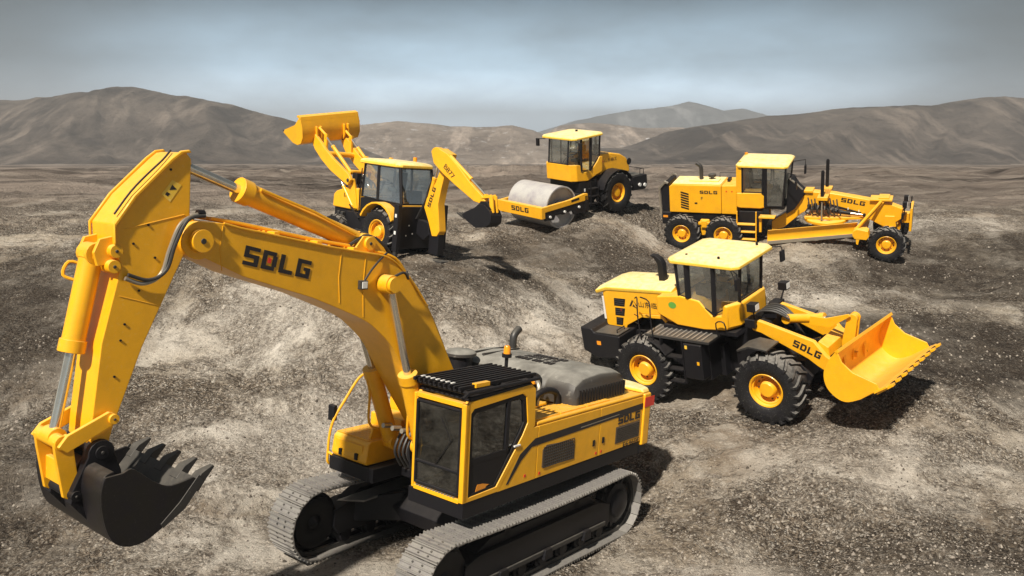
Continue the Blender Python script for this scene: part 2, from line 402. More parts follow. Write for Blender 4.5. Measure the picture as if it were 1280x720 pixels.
for yc in (-1.40, 1.40):
    s = 1 if yc > 0 else -1
    mb = MB()
    mb.prism([(-1.85, .32), (1.8, .32), (1.9, .45), (1.9, .72), (1.6, .80), (-1.5, .80), (-1.85, .70)], yc-.20, yc+.20, BLK)
    mb.prism([(-1.5, .80), (1.6, .80), (1.3, .95), (-1.3, .95)], yc-.12, yc+.12, BLK)
    mb.box(-1.7, 1.7, yc+s*.20, yc+s*.235, .36, .43, DRK)
    for xx in (-1.1, 0, 1.1): mb.prism([(xx-.12, .28), (xx+.12, .28), (xx+.09, .44), (xx-.09, .44)], yc+s*.20, yc+s*.27, BLK)
    tr = part('track', mb, ex, .012)
    mb = MB(); mb.lathe([(-.14, .40), (-.16, .33), (-.10, .12), (-.17, .0)], BLK, 24, (XI, yc, ZC)); mb.lathe([(.17, 0), (.10, .12), (.16, .33), (.14, .40), (-.14, .40)], BLK, 24, (XI, yc, ZC))
    mb.lathe([(-.05, .40), (-.04, .46), (.04, .46), (.05, .40)], BLK, 24, (XI, yc, ZC)); part('idler_wheel', mb, tr, 0)
    mb = MB(); mb.lathe([(s*.12, .36), (s*.14, .26), (s*.19, .24), (s*.22, .17), (s*.22, 0)], BLK, 24, (-XI, yc, ZC)); mb.lathe([(-s*.12, 0), (-s*.12, .36)], BLK, 24, (-XI, yc, ZC))
    for k in range(17):
        a = 2*math.pi*k/17; m = Matrix.Translation((-XI, yc, ZC)) @ Matrix.Rotation(a, 4, 'Y')
        mb.box(.34, .45, -.06, .06, -.035, .035, DRK, m)
    part('drive_sprocket', mb, tr, 0)
    for xx in [-1.62+.54*k for k in range(7)]:
        mb = MB(); mb.lathe([(-.17, 0), (-.17, .10), (-.13, .11), (-.12, .155), (-.06, .155), (-.05, .12), (.05, .12), (.06, .155), (.12, .155), (.13, .11), (.17, .10), (.17, 0)], BLK, 16, (xx, yc, .245)); part('track_roller', mb, tr, 0)
    for xx in (-.9, .9):
        mb = MB(); mb.lathe([(-.12, 0), (-.12, .08), (.12, .08), (.12, 0)], BLK, 14, (xx, yc, .93)); part('carrier_roller', mb, tr, 0)
    for (x, z, a) in trackpath(57):
        part('track_shoe', shoe_me, tr, 0, loc=(x, yc, z), rot=Euler((0, a, 0)))
mb = MB(); mb.prism([(-1.0, .5), (1.0, .5), (1.1, .75), (.9, 1.0), (-.9, 1.0), (-1.1, .75)], -.75, .75, BLK)
for s in (-1, 1):
    for xs in (-1, 1):
        mb.loft([[(xs*.45, s*.6, .5), (xs*1.0, s*.6, .5), (xs*1.0, s*.6, .98), (xs*.45, s*.6, .98)], [(xs*.95, s*1.22, .45), (xs*1.5, s*1.22, .45), (xs*1.5, s*1.22, .84), (xs*.95, s*1.22, .84)]], BLK)
mb.cyl((0, 0, .98), (0, 0, 1.33), .78, BLK, 40)
part('undercarriage_frame', mb, ex, .02)
for s in (-1,):   # bright sloping cover plates on the track frame
    mb = MB(); mb.loft([[(.35, -1.18, .96), (1.9, -1.18, .90), (1.9, -1.14, .93), (.35, -1.14, .99)], [(.35, -.92, .90), (1.55, -.92, .86), (1.55, -.92, .89), (.35, -.92, .93)]], TRK)
    part('guard_plate', mb, ex, .004)
# upper frame ----------------------------------------------------------
mb = MB()
mb.prism([(-2.9, -1.47), (-2.9, 1.49), (1.92, 1.49), (1.92, .42), (.95, .42), (.95, -.42), (1.85, -.42), (1.85, -1.45)], 1.36, 1.585, BLK, 'z')
mb.box(-.6, 1.25, -.42, .42, 1.37, 1.5, BLK)
part('turntable_deck', mb, ex, .015)
# counterweight with rounded rear corners
def cwt(y, xb=-3.46): return xb+.30*(abs(y)/1.53)**5
ys = [-1.53+3.06*k/24 for k in range(25)]
prof = [(-2.93, 1.53)]+[(cwt(y)-0, y) for y in ys[::-1]]+[(-2.93, -1.53)]
mb = MB(); mb.prism([(p[0], p[1]) for p in prof], 1.50, 2.47, YEL, 'z')
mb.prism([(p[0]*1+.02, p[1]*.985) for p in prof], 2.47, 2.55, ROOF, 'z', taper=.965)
cw = part('counterweight', mb, ex, .035)
mb = MB(); mb.prism([(p[0]+.02, p[1]*.98) for p in prof], 1.36, 1.50, BLK, 'z'); part('counterweight_base', mb, cw, .01)
mb = MB(); mb.box(-3.27, -2.935, 1.528, 1.536, 2.22, 2.40, RED); part('red_reflector', mb, cw, 0)
# left side doors
def sidepanel(x0, x1, z0=1.59, z1=2.42):
    mb = MB(); mb.box(x0, x1, 1.40, 1.50, z0, z1, YEL); return part('side_door', mb, ex, .012)
sd1 = sidepanel(-2.925, -1.50); sd2 = sidepanel(-1.492, .262)
mb = MB(); mb.prism([(.27, 1.59), (1.19, 1.59), (1.10, 1.74), (.42, 2.42), (.27, 2.42)], 1.40, 1.50, YEL); sd3 = part('side_door', mb, ex, .012)
mb = MB(); mb.box(-2.92, .36, .70, 1.40, 1.59, 2.40, YEL); mb.prism([(1.0, 2.40), (1.46, 2.40), (1.505, 2.45), (1.48, 2.49), (1.42, 2.47), (1.0, 2.47)], -2.92, .30, YEL, 'x')
part('engine_housing', mb, ex, .02)
mb = MB()
mb.prism([(.34, 2.24), (-2.92, 2.30), (-2.92, 2.19), (.42, 2.12), (.66, 1.96), (.95, 1.66), (1.0, 1.66), (.70, 2.06)], 1.5015, 1.5045, INK)
part('stripe', mb, ex, 0)
mb = MB(); mb.prism([(-.9, 2.20), (-2.1, 2.225), (-2.1, 2.215), (-.9, 2.185)], 1.505, 1.507, SILV); part('stripe_line', mb, ex, 0)
def grille(parent, pts, n, y=1.502):
    mb = MB(); mb.prism(pts, y, y+.004, GRL); xs = [p[0] for p in pts]; zs = [p[1] for p in pts]
    x0, x1, z0, z1 = min(xs)+.03, max(xs)-.03, min(zs)+.03, max(zs)-.03
    for k in range(n):
        z = z0+(z1-z0)*k/(n-1); mb.box(x0, x1, y+.004, y+.012, z-.006, z+.006, DRK)
    for k in range(n*2):
        x = x0+(x1-x0)*k/(n*2-1); mb.box(x-.004, x+.004, y+.004, y+.010, z0, z1, DRK)
    part('vent_grille', mb, parent, 0)
grille(sd2, [(.13, 1.74), (-.76, 1.70), (-.76, 1.93), (-.66, 2.03), (.03, 2.08), (.13, 2.02)], 8)
grille(sd1, [(-2.02, 1.70), (-2.84, 1.70), (-2.84, 2.0), (-2.02, 2.0)], 8)
letters(sd1, (-2.08, 1.506, 2.04), (-1, 0, 0), (0, 0, 1), .74, .14)
text(sd1, 'E6460F', (-2.30, 1.504, 1.600), (-1, 0, 0), (0, 0, 1), .075, width=.56)
for x in (-1.33, -1.62): 
    mb = MB(); mb.box(x-.03, x+.03, 1.50, 1.512, 1.80, 1.90, BLK); part('door_latch', mb, sd2 if x > -1.5 else sd1, 0)
for p in ((.55, 1.70), (.18, 1.66), (-1.42, 1.66), (-1.58, 1.66)):
    mb = MB(); mb.box(p[0]-.02, p[0]+.02, 1.50, 1.506, p[1]-.02, p[1]+.02, RED); part('safety_sticker', mb, ex, 0)
# walkway of anti slip plates behind the cab
for (x0, x1) in ((-.42, .32), (-1.18, -.45), (-1.92, -1.21)):
    mb = MB(); mb.box(x0, x1, .92, 1.40, 2.471, 2.49, YEL)
    n = int((x1-x0)/.085)
    for i in range(n):
        for j in range(5):
            cx, cy = x0+.05+i*.085, .97+j*.09; a = .6 if (i+j) % 2 else -.6
            m = Matrix.Translation((cx, cy, 2.49)) @ Matrix.Rotation(a, 4, 'Z'); mb.box(-.03, .03, -.008, .008, 0, .006, YEL, m)
    part('walkway_plate', mb, ex, 0)
# right side body and tanks
mb = MB(); mb.box(-2.92, -.55, -1.45, .70, 1.59, 2.44, YEL); part('engine_bay', mb, ex, .03)
mb = MB(); mb.box(-.50, .62, -1.42, -.62, 1.59, 2.42, YEL); mb.box(-.2, .2, -1.1, -.85, 2.42, 2.47, YEL); mb.box(.25, .62, -.95, -.65, 2.42, 2.50, YEL); ft = part('fuel_tank', mb, ex, .035)
mb = MB(); mb.cyl((-.2, -1.2, 2.42), (-.2, -1.2, 2.5), .07, BLK, 16); part('filler_cap', mb, ft, 0)
mb = MB(); mb.box(.66, 1.06, -1.40, -.66, 1.59, 2.18, YEL); part('step_box', mb, ex, .03)
mb = MB(); mb.prism([(1.08, 1.60), (1.84, 1.60), (1.88, 1.66), (1.84, 1.93), (1.78, 1.98), (1.08, 1.98)], -1.38, -.56, YEL); tb = part('toolbox', mb, ex, .03)
mb = MB(); mb.box(1.852, 1.866, -1.28, -.66, 1.70, 1.90, YEL); part('toolbox_door', mb, tb, .01)
for y in (-1.15, -.78):
    mb = MB(); mb.box(1.86, 1.90, y-.03, y+.03, 1.66, 1.76, BLK); part('latch', mb, tb, .004)
mb = MB()
mb.box(1.10, 1.80, -1.34, -.60, 1.98, 1.992, YEL)
for i in range(9):
    for j in range(9):
        m = Matrix.Translation((1.14+i*.077, -1.30+j*.083, 1.992)) @ Matrix.Rotation(.6 if (i+j) % 2 else -.6, 4, 'Z'); mb.box(-.026, .026, -.007, .007, 0, .006, YEL, m)
part('step_plate', mb, tb, 0)
mb = MB(); mb.box(1.0, 1.86, -1.40, -.52, 1.36, 1.588, BLK); part('bumper_box', mb, ex, .012)
mb = MB(); mb.tube([(1.55, -1.47, 1.40), (1.82, -1.48, 1.42), (1.86, -1.48, 1.60), (1.80, -1.48, 2.06), (1.55, -1.46, 2.45), (1.25, -1.44, 2.80), (1.1, -1.2, 2.86)], .022, YEL, 8, smooth=5)
mb.tube([(1.86, -1.48, 1.62), (1.86, -1.36, 1.60)], .02, YEL, 6); hr = part('handrail', mb, ex, 0)
mb = MB(); mb.box(1.70, 1.78, -1.62, -1.47, 2.10, 2.36, BLK); part('mirror', mb, hr, .02)
# engine cover across the back
def hsec(y, k=1.0, dz=0):
    x0, x1 = -.98, -2.62; c = (x0+x1)/2
    pts = [(x0, 2.47), (x0+.02, 2.66), (x0-.06, 2.84), (x0-.26, 2.95), (c, 2.99), (x1+.30, 2.95), (x1+.06, 2.86), (x1, 2.66), (x1, 2.47)]
    return [(c+(p[0]-c)*k, y, 2.47+(p[1]-2.47)*(1+dz)) for p in pts]
mb = MB(); mb.loft([hsec(-1.42, .90, -.12), hsec(-1.34), hsec(-.72), hsec(.62), hsec(.64, .985, -.02), hsec(.68, .985, -.02), hsec(.70), hsec(1.12), hsec(1.24, .97, -.10), hsec(1.30, .90, -.32)], HOOD)
hd = part('engine_cover', mb, ex, .02)
for k in range(17):
    x = -1.12-.088*k; mb = MB(); mb.box(x-.014, x+.014, 1.255, 1.315, 2.50, 2.74, BLK); part('vent_slot', mb, hd, 0)
mb = MB()
rng = random.Random(3)
for r_ in range(3):
    x = -1.58-.21*r_; y = -.42+.05*r_
    while y < .36:
        wd = rng.choice((.05, .07, .09)); mb.box(x-.07, x+.07, y, y+wd*.80, 2.975, 2.996, INK); y += wd+.012+(.05 if rng.random() < .2 else 0)
part('stencilled_notice', mb, hd, 0)
mb = MB(); mb.box(-2.3, -1.2, -1.2, -1.17, 2.965, 2.995, DRK); mb.box(-2.3, -1.2, -.95, -.93, 2.965, 2.995, DRK); part('cover_seam', mb, hd, 0)
mb = MB(); mb.tube([(-2.45, -1.22, 2.90), (-2.45, -1.22, 3.12), (-2.50, -1.22, 3.22), (-2.62, -1.22, 3.30)], .075, DRK, 16, smooth=4); part('exhaust_pipe', mb, ex, 0)
mb = MB(); mb.cyl((-.80, -1.12, 2.42), (-.80, -1.12, 2.98), .22, BLK, 24); mb.lathe([(0, .29), (.05, .29), (.09, .24), (.11, 0)], HOOD, 28, (-.80, -1.12, 2.98), 'z'); mb.box(-.98, -.3, -1.25, -.40, 2.44, 2.60, BLK); mb.tube([(-.8, -.9, 2.7), (-.75, -.4, 2.75), (-.8, 0, 2.7)], .12, BLK, 12); part('air_cleaner', mb, ex, .01)
mb = MB(); mb.box(-.50, .05, .15, .70, 2.44, 2.62, BLK); mb.tube([(-.3, .4, 2.55), (-.6, .55, 2.8), (-.9, .5, 2.82), (-1.05, .45, 2.7)], .11, BLK, 14, smooth=4); mb.tube([(-.25, .95, 2.5), (-.35, .97, 2.70), (-.60, 1.0, 2.76), (-.85, 1.0, 2.68), (-.9, 1.0, 2.5)], .055, BLK, 12, smooth=4)
mb.tube([(-.45, .9, 2.5), (-.50, .9, 2.8), (-.55, .8, 2.9)], .04, SILV, 8, smooth=3); part('intake_duct', mb, ex, 0)
mb = MB(); mb.box(-.72, -.60, .58, .72, 2.80, 2.86, ORG); part('service_light', mb, ex, .01)
# cab ---------------------------------------------------------------------
cb = MB(); X0, X1, Y0, Y1, Z0, Z1 = .42, 1.93, .50, 1.49, 1.60, 3.02
cb.box(X0, X1, Y0, Y1, 1.57, 1.64, BLK)
cb.box(X0, X0+.05, Y0, Y1, 1.64, Z1, YEL)
cb.box(X0, X1-.15, Y0, Y0+.03, 1.64, 2.15, BLK)
cab = part('cab', cb, ex, .008)
# tapered side frame (left) as one ring of yellow tube around the openings
def ring(outer, inner, y0, y1, mat, name='door_frame', bev=.012):
    n = len(outer); mb = MB()
    vs = [(p[0], y, p[1]) for y in (y0, y1) for q in (outer, inner) for p in q]; fs = []
    for i in range(n):
        j = (i+1) % n
        fs += [(i, j, n+j, n+i), (2*n+i, 3*n+i, 3*n+j, 2*n+j), (i, 2*n+i, 2*n+j, j), (n+i, n+j, 3*n+j, 3*n+i)]
    mb.add(vs, fs, mat); return part(name, mb, cab, bev)
outL = [(1.93, 1.60), (1.96, 2.93), (1.88, 3.03), (.50, 3.10), (.40, 3.02), (.36, 2.45), (.50, 2.30), (1.16, 1.60)]
inL = [(1.83, 1.66), (1.86, 2.86), (1.80, 2.92), (.72, 2.985), (.62, 2.92), (.55, 2.52), (.66, 2.34), (1.22, 1.68)]
ring(outL, inL, 1.40, 1.50, YEL)
ring([(a, b) for a, b in outL], [(a, b) for a, b in inL], .50, .56, YEL, 'cab_side_frame')
inL2 = [(1.77, 1.70), (1.80, 2.80), (1.75, 2.85), (.78, 2.92), (.69, 2.87), (.63, 2.54), (.72, 2.39), (1.25, 1.72)]
ring(inL, inL2, 1.44, 1.485, BLK, 'door_seal', 0)
mb = MB(); mb.prism([(1.78, 1.68), (1.79, 2.14), (.92, 2.20), (1.22, 1.68)], 1.45, 1.475, BLK); door = part('door_panel', mb, cab, .005)
mb = MB(); mb.box(.98, 1.05, 1.45, 1.49, 2.18, 2.95, BLK); mb.box(1.03, 1.79, 1.45, 1.48, 2.12, 2.20, BLK); part('door_bar', mb, cab, .004)
mb = MB(); mb.box(.72, .86, 1.49, 1.52, 2.20, 2.225, WHT); part('door_handle', mb, cab, .004)
mb = MB(); mb.prism([(1.04, 2.2), (1.79, 2.2), (1.80, 2.83), (1.04, 2.89)], 1.455, 1.465, GLS); part('window_pane', mb, cab, 0)
mb = MB(); mb.prism([(.98, 2.2), (.98, 2.89), (.74, 2.90), (.66, 2.84), (.62, 2.54), (.86, 2.24)], 1.455, 1.465, GLS); part('window_pane', mb, cab, 0)
mb = MB(); mb.prism([(.62, 2.2), (1.79, 2.2), (1.80, 2.83), (.74, 2.90)], .515, .525, GLC); part('window_pane', mb, cab, 0)
mb = MB(); mb.prism([(1.66, 1.70), (1.45, 1.70), (1.42, 1.74), (1.36, 1.75), (1.50, 1.79), (1.62, 1.80)], 1.4755, 1.479, ORG); part('door_decal', mb, cab, 0)
# front frame
def quad(y0, z0, y1, z1, x0, x1, mat, name, bev=.008):
    mb = MB(); mb.box(x0, x1, y0, y1, z0, z1, mat); return part(name, mb, cab, bev)
def xf(z): return 1.93+.02*(z-1.6)
for (y0, y1) in ((.50, .545), (1.42, 1.50)):
    mb = MB(); mb.loft([[(xf(1.6)-.08, y0, 1.6), (xf(1.6)+.02, y0, 1.6), (xf(1.6)+.02, y1, 1.6), (xf(1.6)-.08, y1, 1.6)], [(xf(3.)-.08, y0, 3.0), (xf(3.)+.02, y0, 3.0), (xf(3.)+.02, y1, 3.0), (xf(3.)-.08, y1, 3.0)]], YEL); part('pillar', mb, cab, .01)
quad(.545, 1.58, 1.42, 1.645, 1.86, 1.95, YEL, 'lower_front_rail'); quad(.545, 2.94, 1.42, 3.01, 1.87, 1.97, YEL, 'upper_front_rail')
for k in range(14): quad(.60+k*.055, 1.646, .63+k*.055, 1.665, 1.90, 1.955, SILV, 'step_tread', 0)
mb = MB()
for a, b in (((.57, 1.70), (.57, 2.90)), ((.57, 2.90), (1.40, 2.90)), ((1.40, 2.90), (1.40, 1.70)), ((1.40, 1.70), (.57, 1.70)), ((.57, 2.02), (1.40, 2.02))):
    mb.cyl((xf(a[1])+.012, a[0], a[1]), (xf(b[1])+.012, b[0], b[1]), .022, BLK, 6)
part('windscreen_seal', mb, cab, 0)
for (z0, z1) in ((1.70, 2.01), (2.03, 2.90)):
    mb = MB(); mb.loft([[(xf(z0)-.004, .58, z0), (xf(z0)+.004, .58, z0), (xf(z0)+.004, 1.39, z0), (xf(z0)-.004, 1.39, z0)], [(xf(z1)-.004, .58, z1), (xf(z1)+.004, .58, z1), (xf(z1)+.004, 1.39, z1), (xf(z1)-.004, 1.39, z1)]], GLS); part('windscreen', mb, cab, 0)
mb = MB(); mb.tube([(1.96, .95, 2.02), (1.975, 1.25, 2.45), (1.985, 1.05, 2.75)], .006, BLK, 5); part('wiper', mb, cab, 0)
mb = MB(); mb.prism([(.42, 3.03), (1.90, 3.03), (1.88, 3.09), (.50, 3.13)], .50, 1.49, BLK); part('cab_roof', mb, cab, .02)
# roof guard of bars
rg = MB()
for y in (.47, 1.50): rg.tube([(.35, y, 3.17), (1.95, y, 3.16), (2.06, y, 3.10)], .028, BLK, 8)
for x, z in ((.38, 3.17), (1.15, 3.17), (1.95, 3.16)): rg.cyl((x, .47, z), (x, 1.50, z), .028, BLK, 8)
gd = part('roof_guard', rg, cab, 0)
for k in range(10):
    y = .56+.095*k; mb = MB(); mb.box(.34, 2.06, y-.018, y+.018, 3.195, 3.245, BLK); part('guard_bar', mb, gd, .004) if False else part('guard_bar', mb, cab, .004)
for k in range(7):
    y = .62+.095*k; mb = MB(); mb.box(1.90, 1.97, y-.018, y+.018, 3.246, 3.256, WHT); part('guard_bolt', mb, cab, 0)
mb = MB(); mb.box(1.45, 1.75, 1.38, 1.46, 3.20, 3.26, YEL); part('bracket', mb, cab, .004)
mb = MB(); mb.cyl((-.10, .50, 2.5), (-.10, .50, 3.30), .03, BLK, 8); mb.cyl((-.10, .50, 3.28), (-.10, .50, 3.34), .08, BLK, 14); bp = part('beacon_post', mb, ex, 0)
mb = MB(); mb.lathe([(0, .06), (.10, .055), (.13, .04), (.14, 0)], ORG, 18, (-.10, .50, 3.34), 'z'); part('beacon_lens', mb, bp, 0)
seat(cab, 1.05, .98, 2.05, .95)
mb = MB(); mb.box(.8, 1.4, .62, .75, 1.64, 2.2, BLK); mb.box(.8, 1.4, 1.22, 1.34, 1.64, 2.2, BLK); mb.cyl((1.4, .68, 2.2), (1.42, .68, 2.42), .025, BLK, 8); mb.cyl((1.4, 1.28, 2.2), (1.42, 1.28, 2.42), .025, BLK, 8); mb.box(1.6, 1.7, .6, .8, 2.0, 2.35, DRK); part('control_console', mb, cab, .01)
mb = MB(); mb.box(1.72, 1.76, 1.24, 1.36, 2.62, 2.86, BLK); part('mirror', mb, cab, .01)
# boom --------------------------------------------------------------------
top = [(1.04, 3.28), (1.60, 4.16), (1.85, 4.43), (2.09, 4.66), (2.30, 4.84), (2.53, 4.94), (3.49, 5.07), (4.80, 5.29), (5.02, 5.34)]
bot = [(4.73, 4.72), (3.72, 4.42), (3.35, 4.28), (2.84, 4.07), (2.55, 3.88), (2.25, 3.60), (1.95, 3.15), (1.40, 2.40), (1.02, 1.78)]
tip = circ(5.31, 5.14, .215, 105, -112, 12)
poly = [(.42, 1.78), (.40, 2.3)]+top+tip+bot
top = [(1.04, 3.28)]+smooth_pts(top[1:6]+[(2.90, 4.99)], 3)+top[6:]; bot = bot[:3]+smooth_pts(bot[2:7], 4)[1:]+bot[7:]; poly = [(.42, 1.78), (.40, 2.3)]+top+tip+bot
mb = MB(); mb.prism(poly, -.33, .33, YEL)
for s in (-1, 1):    # flanges of the welded box: thin proud plates
    mb.prism([(p[0], p[1]+.012) for p in top[2:]]+[(p[0], p[1]-.015) for p in top[2:][::-1]], s*.33, s*.355, YEL)
boom = part('boom', mb, ex, .018)
pin(boom, 5.31, -.42, .42, 5.14, .13); pin(boom, 2.52, -.46, .52, 4.56, .13); pin(boom, .75, -.45, .45, 2.05, .15)
mb = MB(); mb.prism([(2.20, 4.78), (2.42, 5.05), (2.62, 5.20), (2.80, 5.20), (2.95, 5.02)], .10, .20, YEL); mb.prism([(2.20, 4.78), (2.42, 5.05), (2.62, 5.20), (2.80, 5.20), (2.95, 5.02)], -.20, -.10, YEL); part('cylinder_bracket', mb, boom, .01)
pin(boom, 2.70, -.24, .24, 5.10, .09)
letters(boom, (4.76, .334, 4.87), (-.976, 0, -.21), (-.21, 0, .976), .98, .225, red=True)
mb = MB(); mb.box(2.86, 2.98, .33, .40, 4.50, 4.62, DRK); mb.box(2.875, 2.965, .40, .41, 4.515, 4.605, WHT); wl = part('work_light', mb, boom, .005)
mb = MB(); mb.tube([(2.90, .36, 4.60), (2.78, .37, 4.76), (2.62, .36, 4.90), (2.45, .30, 4.98)], .015, HOSE, 6, smooth=4); part('light_cable', mb, boom, 0)
mb = MB()
for k, y in enumerate((.12, .02, -.12, -.22)):
    mb.tube([(5.05, y, 5.38), (4.6, y, 5.32), (3.6, y, 5.15), (2.95, y*1.2, 5.06)], .022, YEL, 6, smooth=3)
mb.tube([(2.60, .2, 5.0), (2.25, .25, 4.90), (2.0, .25, 4.66), (1.7, .25, 4.35), (1.35, .25, 3.85), (1.05, .25, 3.35)], .022, YEL, 6, smooth=4)
part('hydraulic_pipes', mb, boom, 0)
mb = MB()
for k, y in enumerate((.16, .05, -.06)):
    mb.tube([(3.0, y, 5.08), (2.7, y, 5.20+.03*k), (2.4, y+.03, 5.06), (2.05, y, 4.72)], .026, HOSE, 8, smooth=5)
mb.tube([(2.55, .42, 4.60), (2.30, .48, 4.72), (2.12, .40, 4.62), (2.10, .34, 4.72)], .018, HOSE, 6, smooth=5)
part('hydraulic_hoses', mb, boom, 0)
for x in (4.25, 3.6, 3.0, 2.0, 1.6):
    i = min(range(len(top)), key=lambda k: abs(top[k][0]-x)); mb = MB(); z = np.interp(x, [p[0] for p in top], [p[1] for p in top]); mb.box(x-.04, x+.04, -.26, .28, z, z+.05, YEL); part('pipe_clamp', mb, boom, .005)
cylinder(ex, (1.60, .34, 2.08), (2.52, .46, 4.56), .46, .125, .055, eye=True)
cylinder(ex, (1.42, -.50, 1.95), (2.52, -.42, 4.56), .46, .125, .055, eye=True)
for y, z0 in ((.34, 2.1), (-.50, 2.1)):
    mb = MB(); mb.prism([(1.2, 1.5), (1.62, 1.5), (1.74, 2.02), (1.68, 2.18), (1.5, 2.14)], y-.17, y-.13, YEL if y < 0 else BLK); part('cylinder_foot', mb, ex, .01)
    mb = MB(); mb.tube([(1.62, y-.08, 2.15), (1.85, y-.06, 2.3), (1.92, y, 2.8), (2.04, y+.0, 3.1)], .02, YEL, 6, smooth=4); part('hydraulic_pipe', mb, ex, 0)
mb = MB()
for k in range(6):
    y = -.28+.11*k; mb.tube([(.9, y, 1.9), (1.2, y, 2.15+.03*(k % 3)), (1.45, y*.8, 2.18), (1.6, y*.8, 1.9), (1.4, y, 1.6)], .022, HOSE, 8, smooth=5)
for k in range(4):
    y = -.35+.2*k; mb.cyl((1.58, y, 2.25), (1.75, y, 2.28), .04, SILV, 8)
part('hose_bundle', mb, ex, 0)
mb = MB(); mb.box(.62, 1.0, -.34, -.28, 1.5, 2.35, YEL); mb.box(.62, 1.0, .28, .34, 1.5, 2.35, YEL); mb.box(-.4, .6, -.4, .45, 1.5, 2.0, BLK); part('boom_foot_bracket', mb, ex, .01)
for x_, z0_, z1_ in ((5.02, 4.80, 5.31), (3.28, 4.33, 5.01), (2.86, 4.12, 4.95)):
    mb = MB(); mb.tube([(x_, .331, z0_), (x_+.03, .331, (z0_+z1_)/2), (x_, .331, z1_)], .006, YEL, 5); part('weld_seam', mb, boom, 0)
# arm cylinder
cylinder(ex, (2.70, 0, 5.10), (5.42, 0, 5.985), .696, .135, .062)
mb = MB(); mb.tube([(2.9, .16, 5.22), (3.6, .15, 5.50), (4.4, .14, 5.74)], .02, YEL, 6); part('cylinder_pipe', mb, ex, 0)
# arm ---------------------------------------------------------------------
arm_out = [(5.38, 6.03), (5.44, 6.10), (5.52, 6.08), (5.61, 6.00), (6.01, 5.60), (6.22, 5.30), (6.21, 5.12), (6.15, 4.85), (6.34, 4.06), (6.43, 3.23), (6.44, 3.05), (6.36, 2.93), (6.26, 2.95), (6.20, 3.16), (5.90, 3.98), (5.57, 4.70), (5.44, 4.97), (5.22, 5.02), (5.18, 5.20), (5.38, 5.42)]
mb = MB(); mb.prism(arm_out, -.25, .25, YEL)
outer = [(5.42, 6.13), (5.52, 6.11), (5.63, 6.02), (6.03, 5.61), (6.245, 5.30), (6.235, 5.10)]
for s in (-1, 1):
    mb.prism(outer+[(p[0]-.03, p[1]-.03) for p in outer[::-1]], s*.25, s*.285, YEL)
arm = part('arm', mb, ex, .016)
mb = MB(); pts = [(5.54, .10, 6.11), (5.66, .16, 6.0), (5.85, .19, 5.83), (6.03, .2, 5.64), (6.2, .2, 5.40)]; mb.tube(pts, .012, HOSE, 5, smooth=3); part('cable', mb, arm, 0)
for x, y, z in ((6.20, 0, 5.02), (6.22, 0, 4.86)): pin(arm, x, -.27, .27, z, .07)
mb = MB(); mb.prism([(6.10, 5.2), (6.34, 5.14), (6.40, 5.0), (6.36, 4.86), (6.12, 4.9)], .14, .19, YEL); mb.prism([(6.10, 5.2), (6.34, 5.14), (6.40, 5.0), (6.36, 4.86), (6.12, 4.9)], -.19, -.14, YEL); part('cylinder_lug', mb, arm, .008)
mb = MB(); mb.tube([(5.33, .36, 5.44), (5.55, .37, 5.33), (5.66, .34, 5.05), (5.74, .32, 4.78), (5.92, .30, 4.68), (6.12, .29, 4.74)], .024, SILV, 8, smooth=6); mb.tube([(5.30, .42, 5.42), (5.50, .42, 5.37), (5.62, .38, 5.10), (5.70, .35, 4.82), (5.88, .32, 4.72), (6.10, .31, 4.78)], .020, HOSE, 8, smooth=6)
part('hydraulic_hoses', mb, arm, 0)
mb = MB(); mb.cyl((5.28, .36, 5.44), (5.36, .36, 5.44), .045, BLK, 10); part('hose_fitting', mb, arm, 0)
for (x, z) in ((6.02, 5.1), (5.95, 4.6), (6.10, 4.25), (6.14, 4.08), (6.20, 3.7), (5.86, 5.30), (5.78, 4.95), (5.62, 5.9)):
    mb = MB(); mb.cyl((x, .25, z), (x, .262, z), .013, BLK, 8); part('bolt', mb, arm, 0)
mb = MB(); mb.prism([(5.72, 5.63), (5.60, 5.79), (5.49, 5.74), (5.62, 5.55)], .2512, .2532, ROOF); dc = part('warning_decal', mb, arm, 0)
mb = MB(); mb.prism([(5.60, 5.74), (5.545, 5.69), (5.63, 5.68)], .2538, .2548, INK); mb.prism([(5.66, 5.66), (5.62, 5.64), (5.65, 5.61), (5.68, 5.63)], .2538, .2548, INK); part('lettering', mb, dc, 0)
mb = MB(); mb.tube([(6.26, -.30, 4.82), (6.40, -.36, 4.86), (6.46, -.36, 4.72), (6.34, -.30, 4.66)], .018, YEL, 6, smooth=4); part('grab_loop', mb, arm, 0)
for p_, q_ in (((6.16, 4.55), (5.70, 4.42)), ((6.12, 5.25), (5.45, 5.42))):
    mb = MB(); mb.tube([(p_[0], .251, p_[1]), (q_[0], .251, q_[1])], .005, YEL, 5); part('weld_seam', mb, arm, 0)
# bucket linkage
cylinder(ex, (6.33, 0, 4.98), (6.70, 0, 3.10), .53, .115, .055)
pin(ex, 6.72, -.26, .26, 3.08, .075)
lk = MB()
for y in (-.24, .19): lk.prism([(6.66, 3.16), (6.80, 3.10), (6.78, 2.95), (6.70, 2.50), (6.60, 2.44), (6.50, 2.50), (6.56, 2.75), (6.60, 3.02)], y, y+.05, YEL)
lk.box(6.63, 6.69, -.2, .2, 2.6, 2.85, YEL)
part('bucket_link', lk, ex, .01)
sk = MB()
for y in (-.33, .28): sk.prism([(6.70, 3.17), (6.79, 3.06), (6.70, 2.99), (6.24, 3.20), (6.20, 3.30), (6.28, 3.35)], y, y+.05, YEL)
part('side_link', sk, ex, .01)
pin(ex, 6.24, -.36, .36, 3.27, .055)
